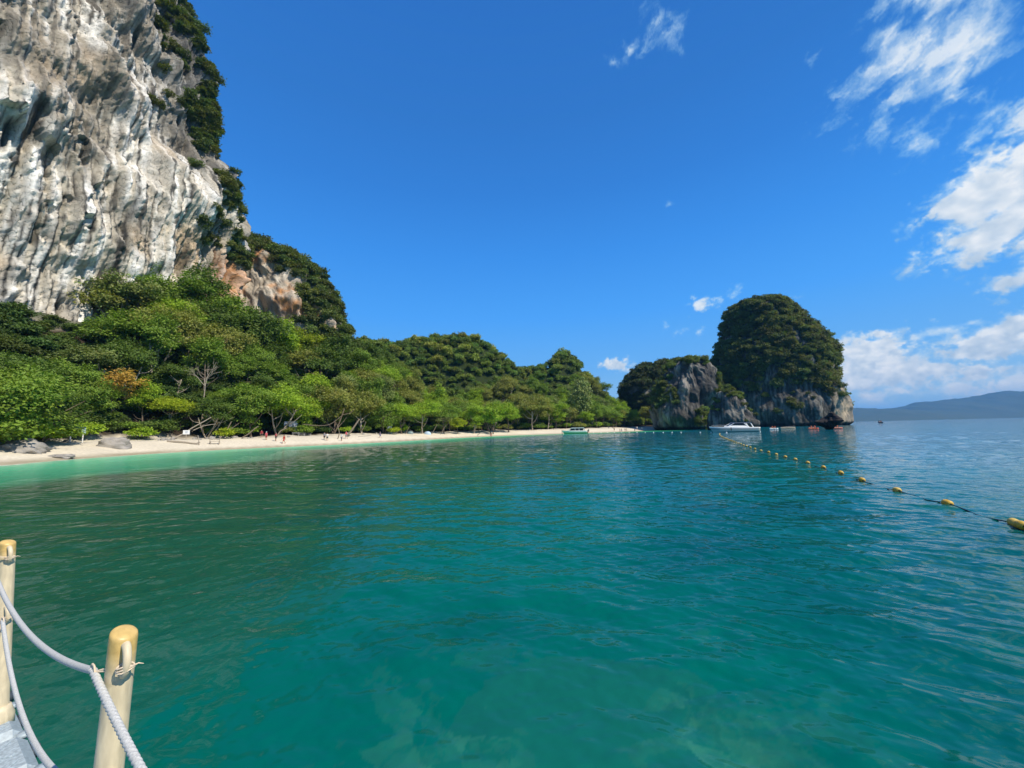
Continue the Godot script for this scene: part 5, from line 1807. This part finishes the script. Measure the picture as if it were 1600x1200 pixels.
func make_people() -> void:
	var shapes := {}
	for pn in ["stand", "walk", "akimbo", "sit"]:
		var f := figure(pn)
		shapes[pn] = [fingers_onto(nets(f.body, 0.028, 0.035), f.arms), nets(f.shirt, 0.034, 0.04), nets(f.shorts, 0.034, 0.04), nets(f.hair, 0.03, 0.03)]
	var cm := {}
	for c in [["red", Color(0.28, 0.02, 0.03)], ["scarlet", Color(0.52, 0.045, 0.03)], ["pink", Color(0.46, 0.07, 0.09)], ["white", Color(0.72, 0.72, 0.70)], ["black", Color(0.02, 0.02, 0.024)], ["grey", Color(0.22, 0.22, 0.24)], ["blue", Color(0.05, 0.10, 0.25)], ["orange", Color(0.78, 0.13, 0.03)], ["violet", Color(0.20, 0.16, 0.26)], ["tan", Color(0.42, 0.30, 0.20)]]:
		cm[c[0]] = mat(c[1], 0.8)
	var who := [
		[408.5, 82.5, "stand", "red", "black", 0.4, "person in dark red shirt standing deepest in the shade of the big tree"],
		[416, 80.5, "stand", "pink", "red", 1.2, "person in red with white cap at the shaded edge of the sand"],
		[431, 80.0, "akimbo", "pink", "black", 2.4, "person in red shirt and black shorts facing the water"],
		[444, 78.8, "walk", "scarlet", "scarlet", -0.8, "person dressed all in bright red standing in the sun"],
		[507, 86.5, "stand", "grey", "black", 0.6, "left person of the pair standing close together in light and dark"],
		[511.5, 86.0, "akimbo", "white", "black", 0.2, "right person of the pair standing close together in white shirt"],
		[534, 88.0, "stand", "white", "grey", -0.5, "single person in white top and grey shorts beside the forked trunk"],
		[541, 91.5, "walk", "pink", "grey", 1.0, "person in pink leaning by the thick slanting trunk"],
		[594, 100.0, "walk", "violet", "blue", 1.7, "lone person walking in the shade left of the low green shrub"],
		[767, 140.0, "walk", "scarlet", "scarlet", 1.4, "person in red on the shaded bank in the middle of the beach"],
		[919.5, 171.0, "stand", "grey", "black", 0.3, "tiny dark figure on the sand just right of the beached speedboat"],
		[959.5, 182.0, "stand", "tan", "black", 0.0, "leftmost of the bathers standing at the far waterline"],
		[968.5, 181.0, "walk", "black", "tan", 1.2, "dark bather in the middle of the far waterline group"],
		[971, 181.5, "stand", "tan", "blue", 0.5, "bather touching the dark one at the far waterline"],
		[976.5, 184.0, "walk", "tan", "pink", -1.2, "pale bather right of the dark one at the far waterline"],
		[979, 184.5, "stand", "tan", "tan", 0.8, "second pale bather right of the dark one at the far waterline"],
		[991.5, 188.0, "stand", "blue", "black", 0.2, "lone bather near the foot of the grey rock tower"],
		[994, 203.0, "walk", "grey", "blue", 0.9, "left walker of the pair high on the far sand"],
		[995.5, 203.5, "stand", "white", "grey", -0.3, "right walker of the pair high on the far sand"],
		[1003, 204.0, "stand", "white", "black", 0.0, "figure on the far sand next to the rock tower"],
	]
	var k := 0
	for w in who:
		var g := stand(w[0], w[1])
		var p := person(shapes, cm, w[2], w[3], w[4], g, w[5], w[6], k)
		if "cap" in w[6]:
			var cap := MB.new()
			for r in 5:
				for q in 12:
					var la := r / 4.0 * PI * 0.5
					cap.v.append(Vector3(cos(la) * cos(TAU * q / 12.0) * 0.11, sin(la) * 0.10 + 1.60, cos(la) * sin(TAU * q / 12.0) * 0.12))
			cap.grid(0, 12, 5, false, true)
			obj("cap", cap.smooth().mesh(), cm.white, p)
		k += 1
	# paddlers
	for w in [["kayak_orange", -0.75, "paddler in orange vest in the front of the orange kayak"], ["kayak_orange", 0.55, "paddler in orange vest in the back of the orange kayak"], ["kayak_red", 0.3, "paddler in orange vest by the right side of the small dark rock"], ["kayak_white", -0.5, "paddler in front of the white kayak"], ["kayak_white", 0.6, "paddler at the back of the white kayak"]]:
		var ky: Node3D = M[w[0]]
		var at := ky.transform * Vector3(w[1], 0.36, 0)
		var p := person(shapes, cm, "sit", "orange", "black", at, ky.rotation.y - PI * 0.5, w[2], k)
		var pm := MB.new()
		pm.tube(PackedVector3Array([Vector3(-0.85, 0.70, 0.42), Vector3(0, 0.36, 0.42), Vector3(0.85, 0.02, 0.42)]), PackedFloat32Array([0.018, 0.018, 0.018]), 6)
		for s in [-1, 1]:
			pm.box(Vector3(s * 0.98, 0.36 - s * 0.39, 0.42), Vector3(0.36, 0.16, 0.02), Basis(Vector3.BACK, -0.38), Color.WHITE, 0.008)
		var pd := obj("paddle", pm.mesh(), M.black)
		pd.transform = p.transform
		tag(pd, w[2].replace("paddler in orange vest", "paddler").replace("paddler", "black paddle of the one"), "paddle")
		k += 1

func person(shapes: Dictionary, cm: Dictionary, pn: String, top: String, low: String, at: Vector3, turn: float, label: String, k: int) -> Node3D:
	var p := thing("person", label, "person", at, turn)
	p.scale = Vector3.ONE * (1.0 + 0.03 * (k % 4 - 1))
	obj("body", shapes[pn][0], M.skin, p)
	obj("shirt", shapes[pn][1], cm[top], p)
	obj("shorts", shapes[pn][2], cm[low], p)
	obj("hair", shapes[pn][3], M.hair, p)
	return p

# ---------------------------------------------------------------- floats
func ordinal(n: int) -> String:
	var ones := ["", "first", "second", "third", "fourth", "fifth", "sixth", "seventh", "eighth", "ninth", "tenth", "eleventh", "twelfth", "thirteenth", "fourteenth", "fifteenth", "sixteenth", "seventeenth", "eighteenth", "nineteenth"]
	if n < 20:
		return ones[n]
	var tens := ["", "", "twenty", "thirty", "forty", "fifty"]
	if n % 10 == 0:
		return tens[n / 10].trim_suffix("y") + "ieth"
	return tens[n / 10] + " " + ones[n % 10]

func capsule_profile(prof: Array, sides: int) -> ArrayMesh:  # turned about the x axis
	var mb := MB.new()
	for q in prof:
		for s in sides:
			var a := TAU * s / sides
			mb.v.append(Vector3(q.x, cos(a) * q.y, sin(a) * q.y))
	mb.grid(0, sides, prof.size(), true, true)
	return mb.smooth().mesh()

func make_floats() -> void:
	rg.seed = 1200
	var line := [Vector3(7.0, 0, -4.0), Vector3(10.0, 0, -8.0), Vector3(11.0, 0, -10.2), Vector3(11.8, 0, -12.4), Vector3(12.7, 0, -14.5), Vector3(13.8, 0, -16.9), Vector3(15.0, 0, -19.5), Vector3(16.6, 0, -23.4), Vector3(18.5, 0, -28.0), Vector3(20.4, 0, -32.9), Vector3(24.1, 0, -41.1), Vector3(32.0, 0, -58.2), Vector3(41.5, 0, -78.0), Vector3(52.5, 0, -98.5)]
	var pts := curve(line, 24)
	var yellow := grainy(mat(Color(0.82, 0.52, 0.06), 0.5), M.fine, null, Vector3(6, 6, 6), 0)
	var stained := grain(64, 0.02, 4, 0.78, 1.0, 256)
	var skins := [yellow, grainy(mat(Color(0.80, 0.56, 0.12), 0.6), stained, null, Vector3(4, 4, 4), 0), grainy(mat(Color(0.78, 0.48, 0.05), 0.55), stained, null, Vector3(3, 3, 3), 0)]
	var prof := [Vector2(-0.165, 0.02), Vector2(-0.163, 0.055), Vector2(-0.145, 0.085), Vector2(-0.10, 0.108), Vector2(-0.055, 0.113), Vector2(-0.05, 0.107), Vector2(-0.02, 0.107), Vector2(-0.015, 0.114), Vector2(0.05, 0.114), Vector2(0.10, 0.108), Vector2(0.145, 0.085), Vector2(0.163, 0.055), Vector2(0.165, 0.02)]
	var shape := capsule_profile(prof, 18)
	var collar := capsule_profile([Vector2(0, 0.012), Vector2(0, 0.034), Vector2(0.05, 0.028), Vector2(0.055, 0.012)], 10)
	var slot := box_mesh(Vector3(0.06, 0.012, 0.05), 0.003)
	var proto: Node3D
	var places := []
	var run := 0.0
	var next := 4.75
	var first := 0.0
	for k in range(1, pts.size()):
		var a := pts[k - 1]
		var seg := a.distance_to(pts[k])
		while next <= run + seg:
			var at := a.lerp(pts[k], (next - run) / seg)
			places.append([at, atan2(-(pts[k].z - a.z), pts[k].x - a.x)])
			next += 0.255 if places.size() == 1 else (2.28 if places.size() < 14 else 2.45) + rg.randf_range(-0.14, 0.14)
		run += seg
	for k in places.size():
		var o: Node3D
		if proto == null:
			proto = thing("buoy", "", "buoy")
			obj("float_body", shape, yellow, proto)
			for s in [-1, 1]:
				var c := obj("rope_collar", collar, M.black, proto)
				c.position.x = s * 0.158
				c.rotation.y = 0.0 if s > 0 else PI
			obj("hook_slot", slot, M.black, proto).position = Vector3(0.11, 0.07, 0.085)
			o = proto
		else:
			o = proto.duplicate()
			o.name = numbered("buoy")
			add_child(o)
		(o.get_node("float_body") as MeshInstance3D).material_override = skins[(k * 7 + k / 3) % 3]
		o.position = places[k][0] + Vector3(0, 0.045 + rg.randf_range(-0.015, 0.015), 0)
		o.scale = Vector3.ONE * 0.77
		o.rotation = Vector3(rg.randf_range(-0.5, 0.5), places[k][1], rg.randf_range(-0.09, 0.09))
		var lab := "yellow float of the touching pair, nearer the right edge of the picture" if k == 0 else "yellow float of the touching pair, farther from the right edge" if k == 1 else "yellow oval float on the black rope, %s after the touching pair" % ordinal(k - 1)
		tag(o, lab, "buoy", "yellow floats on the swimming line")
	var rp := PackedVector3Array()
	for k in places.size():
		var a: Vector3 = places[k][0]
		rp.append(a + Vector3(0, 0.045, 0))
		if k < places.size() - 1:
			var b: Vector3 = places[k + 1][0]
			for s in range(1, 6):
				var t := s / 6.0
				rp.append(a.lerp(b, t) + Vector3(0.05 * sin(t * 9.0 + k), 0.040 - 0.21 * t * (1.0 - t), 0))
	var rmb := MB.new()
	rmb.tube(PackedVector3Array([Vector3(7.6, 0.0, -4.6), Vector3(8.6, -0.03, -6.0)]) + rp, taper(rp.size() + 2, 0.014, 0.014), 6)
	tag(obj("float_rope", rmb.smooth().mesh(), M.black), "thin black rope that threads the yellow floats", "rope")
	# small white floats strung across the far water
	var white_line := curve([Vector3(33, 0, -164), Vector3(38.5, 0, -163), Vector3(46, 0, -147), Vector3(54.0, 0, -134), Vector3(57.0, 0, -117), Vector3(57.0, 0, -106)], 8)
	var ball_prof := []
	for k in 9:
		var a := PI * k / 8.0
		ball_prof.append(Vector2(-cos(a) * 0.21, maxf(sin(a) * 0.17, 0.01)))
	var ball_shape := capsule_profile(ball_prof, 12)
	var n := 0
	var spots := []
	for px in [927, 939, 949, 960, 971, 983, 995, 1008, 1021, 1036, 1050, 1064, 1094, 1111, 1135]:
		var b := at_px(px, 675, 100.0)
		var dir := Vector2(b.x, b.z)
		var z := lerpf(166.0, 104.0, clampf((px - 927) / 208.0, 0.0, 1.0))
		spots.append(Vector3(b.x * z / 100.0, 0.04, -z))
	for s in spots:
		n += 1
		var o := obj("white_float", ball_shape, M.white)
		o.position = s
		o.rotation = Vector3(0, rg.randf() * TAU, rg.randf_range(-0.2, 0.2))
		tag(o, "small white float on the far line, %s right of the beached speedboat" % ordinal(n), "float", "white floats on the far line")

# ---------------------------------------------------------------- the dock in front
func make_dock() -> void:
	var along_dock := Vector3(0.848, 0, 0.530).normalized()
	var inward := Vector3(-along_dock.z, 0, along_dock.x)
	var basis := Basis(along_dock, Vector3.UP, inward)
	var edge := Vector3(-3.43, 0, -2.87)
	var dock := thing("floating_dock", "pale blue floating dock of plastic cubes at the lower left corner", "dock", edge)
	dock.basis = basis
	var cube := MB.new()
	cube.box(Vector3(0, -0.19, 0), Vector3(0.478, 0.36, 0.478), Basis.IDENTITY, Color.WHITE, 0.05)
	for r in 3:  # raised treads on the deck
		for c in 3:
			cube.box(Vector3((c - 1) * 0.13, -0.008, (r - 1) * 0.13), Vector3(0.085, 0.012, 0.03), Basis(Vector3.UP, 0.785 if (r + c) % 2 else -0.785), Color.WHITE, 0.004)
	var cube_mesh := cube.mesh()
	var lug := capsule_profile([Vector2(0, 0.0), Vector2(0, 0.055), Vector2(0.03, 0.06), Vector2(0.06, 0.055), Vector2(0.06, 0.0)], 12)
	var plastic := grainy(mat(Color(0.47, 0.56, 0.59), 0.5), M.fine, null, Vector3(5, 5, 5), 0)
	var dark := mat(Color(0.05, 0.06, 0.07), 0.5)
	for k in range(-3, 10):
		for j in 4:
			var c := obj("float_cube", cube_mesh, plastic, dock)
			c.position = Vector3(k * 0.5 + 0.1, 0.36, j * 0.5 + 0.25)
			if j == 0:
				var l := obj("corner_pin", lug, dark, dock)
				l.position = Vector3(k * 0.5 + 0.35, 0.16, 0.0)
				l.rotation.z = PI * 0.5
				var nut := obj("corner_nut", lug, plastic, dock)
				nut.position = Vector3(k * 0.5 + 0.35, 0.30, 0.02)
				nut.rotation.z = PI * 0.5
				nut.scale = Vector3(0.5, 0.55, 0.55)
	var beige := grainy(mat(Color(0.78, 0.665, 0.44), 0.5), grain(61, 0.03, 5, 0.80, 1.0, 256), null, Vector3(5, 1.0, 5), 0)
	var capm := grainy(mat(Color.WHITE, 0.42, true), grain(62, 0.03, 5, 0.82, 1.0, 256), null, Vector3(4, 4, 4), 0)
	var twine := mat(Color(0.66, 0.55, 0.40), 0.9)
	var posts := [[Vector3(-3.40, 0.33, -2.74), Vector3(-3.505, 1.475, -2.75), "farther beige plastic post at the left edge of the picture"], [Vector3(-1.375, 0.33, -1.40), Vector3(-1.356, 1.497, -1.41), "nearer beige plastic post with rope tied to its loop"], [Vector3(0.80, 0.33, -0.06), Vector3(0.80, 1.49, -0.06), "beige plastic post on the dock edge right of the nearer one"]]
	var ties := []
	for q in posts:
		var foot: Vector3 = q[0]
		var head: Vector3 = q[1]
		var view := (EYE - head) * Vector3(1, 0, 1)
		view = view.normalized() if view.length() > 1.0 else -inward * -1.0
		var right := Vector3.UP.cross(view).normalized()
		var t := thing("dock_post", q[2], "post", foot, 0.0, "posts along the dock edge")
		var ax := (head - foot).normalized()
		var len := foot.distance_to(head)
		obj("shaft", post_mesh(ax, 0.0, len - 0.155, 0.0395, 0.0365, Vector3.ZERO), beige, t)
		obj("cap", post_mesh(ax, len - 0.156, len, 0.0366, 0.0365, -view - right * 0.6), capm, t)
		var lp := MB.new()
		lp.tube(PackedVector3Array([Vector3(0, -0.01, 0), Vector3(0, 0.05, 0), Vector3(0, 0.085, 0), Vector3(0, 0.11, 0)]), PackedFloat32Array([0.066, 0.062, 0.05, 0.042]), 24)
		obj("foot_flange", lp.smooth().mesh(), beige, t)
		var out := (view + right * 0.22).normalized()
		for hgt in [len - 0.080, len - 0.465]:
			var hb := MB.new()
			var base: Vector3 = ax * hgt
			var side := out.cross(Vector3.UP).normalized()
			var hp := curve([base + ax * 0.046 + out * 0.028, base + ax * 0.038 + out * 0.050, base + ax * 0.012 + out * 0.066, base - ax * 0.022 + out * 0.067, base - ax * 0.044 + out * 0.052, base - ax * 0.048 + out * 0.028], 4)
			hb.tube(hp, taper(hp.size(), 0.0125, 0.0095), 12)
			var hl := obj("rope_loop", hb.smooth().mesh(), beige, t)
			var eye_at: Vector3 = base - ax * 0.022 + out * 0.056
			var tw := MB.new()
			for k in 3:
				var ring := PackedVector3Array()
				for s in 13:
					var a := TAU * s / 12.0
					ring.append(eye_at + out * cos(a) * 0.019 + right * sin(a) * 0.022 + Vector3(0, -0.004 + k * 0.006 + 0.004 * sin(a * 2.0 + k), 0))
				tw.tube(ring, taper(13, 0.0028, 0.0028), 6)
			tw.tube(PackedVector3Array([eye_at + right * 0.015, eye_at + right * 0.032 + Vector3(0, 0.004, 0), eye_at + right * 0.045 - Vector3(0, 0.003, 0)]), PackedFloat32Array([0.003, 0.0025, 0.001]), 6)
			ties.append([foot + eye_at, out, right, tw])
	# the ropes
	var ropem := grainy(mat(Color(0.68, 0.69, 0.66), 0.8), M.fine, null, Vector3(18, 18, 18), 0)
	var up1 := Vector3(-3.50, 1.40, -2.66)
	var up2 := Vector3(-1.441, 1.379, -1.40)
	var up3 := Vector3(0.74, 1.37, -0.04)
	var lo1 := Vector3(-3.36, 1.0, -2.66)
	var lo2 := Vector3(-1.36, 1.045, -1.36)
	var lo3 := Vector3(0.78, 1.02, 0.02)
	rope("handrail_rope", "thick smooth pale rope sagging between the two beige posts", up1, up2, 0.135, 0.0104, ropem, 0.05)
	rope("handrail_rope", "thick twisted pale rope running down to the bottom edge from the nearer post", up2, up3, 0.155, 0.011, ropem, 0.32)
	rope("lower_rope", "lower twisted rope curving over the dock edge at the left", lo1, lo2, 0.22, 0.0105, ropem, 0.3)
	rope("lower_rope", "lower twisted rope beyond the nearer post outside the bottom edge", lo2, lo3, 0.22, 0.0105, ropem, 0.3)
	var ends := [up1, lo1, up2, lo2, up3, lo3]
	var tl := ["twine tying the upper rope to the farther post", "twine tying the lower rope to the farther post", "knotted twine tying the two upper ropes to the nearer post", "twine tying the lower ropes to the nearer post", "twine tying the upper rope to the post outside the frame", "twine tying the lower rope to the post outside the frame"]
	for k in ties.size():
		var mb: MB = ties[k][3]
		for v in mb.v.size():
			mb.v[v] += posts[k / 2][0]
		var e: Vector3 = ends[k]
		for w in 3:
			var ring := PackedVector3Array()
			for s in 13:
				var a := TAU * s / 12.0
				ring.append(e + Vector3(0, cos(a), 0) * 0.018 + ties[k][1] * sin(a) * 0.018 + along_dock * (w - 1) * 0.007)
			mb.tube(ring, taper(13, 0.003, 0.003), 6)
		for w in 2:
			var mid: Vector3 = e.lerp(ties[k][0], 0.5) + Vector3(0, 0.006 - 0.010 * w, 0)
			mb.tube(PackedVector3Array([e + ties[k][1] * 0.016, mid, ties[k][0]]), PackedFloat32Array([0.0028, 0.0028, 0.0028]), 6)
		tag(obj("twine", mb.smooth().mesh(), twine), tl[k], "twine", "twine ties on the dock posts")

func post_mesh(ax: Vector3, a: float, b: float, ra: float, rb: float, slope: Vector3) -> ArrayMesh:
	var mb := MB.new()
	var side := ax.cross(Vector3.FORWARD).normalized()
	var fwd := side.cross(ax).normalized()
	var rings := [[a, ra], [lerpf(a, b, 0.5), lerpf(ra, rb, 0.5)], [b, rb]]
	if slope != Vector3.ZERO:
		rings = [[a, ra], [a + 0.035, ra], [a + 0.07, ra], [b - 0.05, rb], [b - 0.030, rb], [b - 0.014, rb], [b - 0.006, rb * 0.97], [b - 0.001, rb * 0.86], [b + 0.003, rb * 0.6], [b + 0.005, rb * 0.02]]
	var sides := 40
	for q in rings:
		for s in sides:
			var an := TAU * s / sides
			var p: Vector3 = (side * cos(an) + fwd * sin(an)) * q[1] + ax * q[0]
			if slope != Vector3.ZERO and q[0] > a + 0.001:
				p += ax * slope.dot(p - ax * q[0]) * 0.36 * smoothstep(b - 0.09, b - 0.02, q[0])
			mb.v.append(p)
			mb.c.append(Color(0.78, 0.665, 0.44).lerp(Color(0.72, 0.50, 0.17), smoothstep(a + 0.01, b - 0.04, q[0])) if slope != Vector3.ZERO else Color.WHITE)
	mb.grid(0, sides, rings.size(), false, true)
	mb.smooth()
	return mb.mesh()

func rope(called: String, label: String, a: Vector3, b: Vector3, sag: float, r: float, m: Material, lobes: float) -> void:
	var pts := PackedVector3Array()
	var n := 420
	for k in n + 1:
		var t := float(k) / n
		pts.append(a.lerp(b, t) - Vector3(0, 4.0 * sag * t * (1.0 - t), 0))
	var mb := MB.new()
	mb.tube(pts, taper(pts.size(), r, r), 20, Color.WHITE, 105.0, lobes)
	tag(obj(called, mb.smooth().mesh(), m), label, "rope")
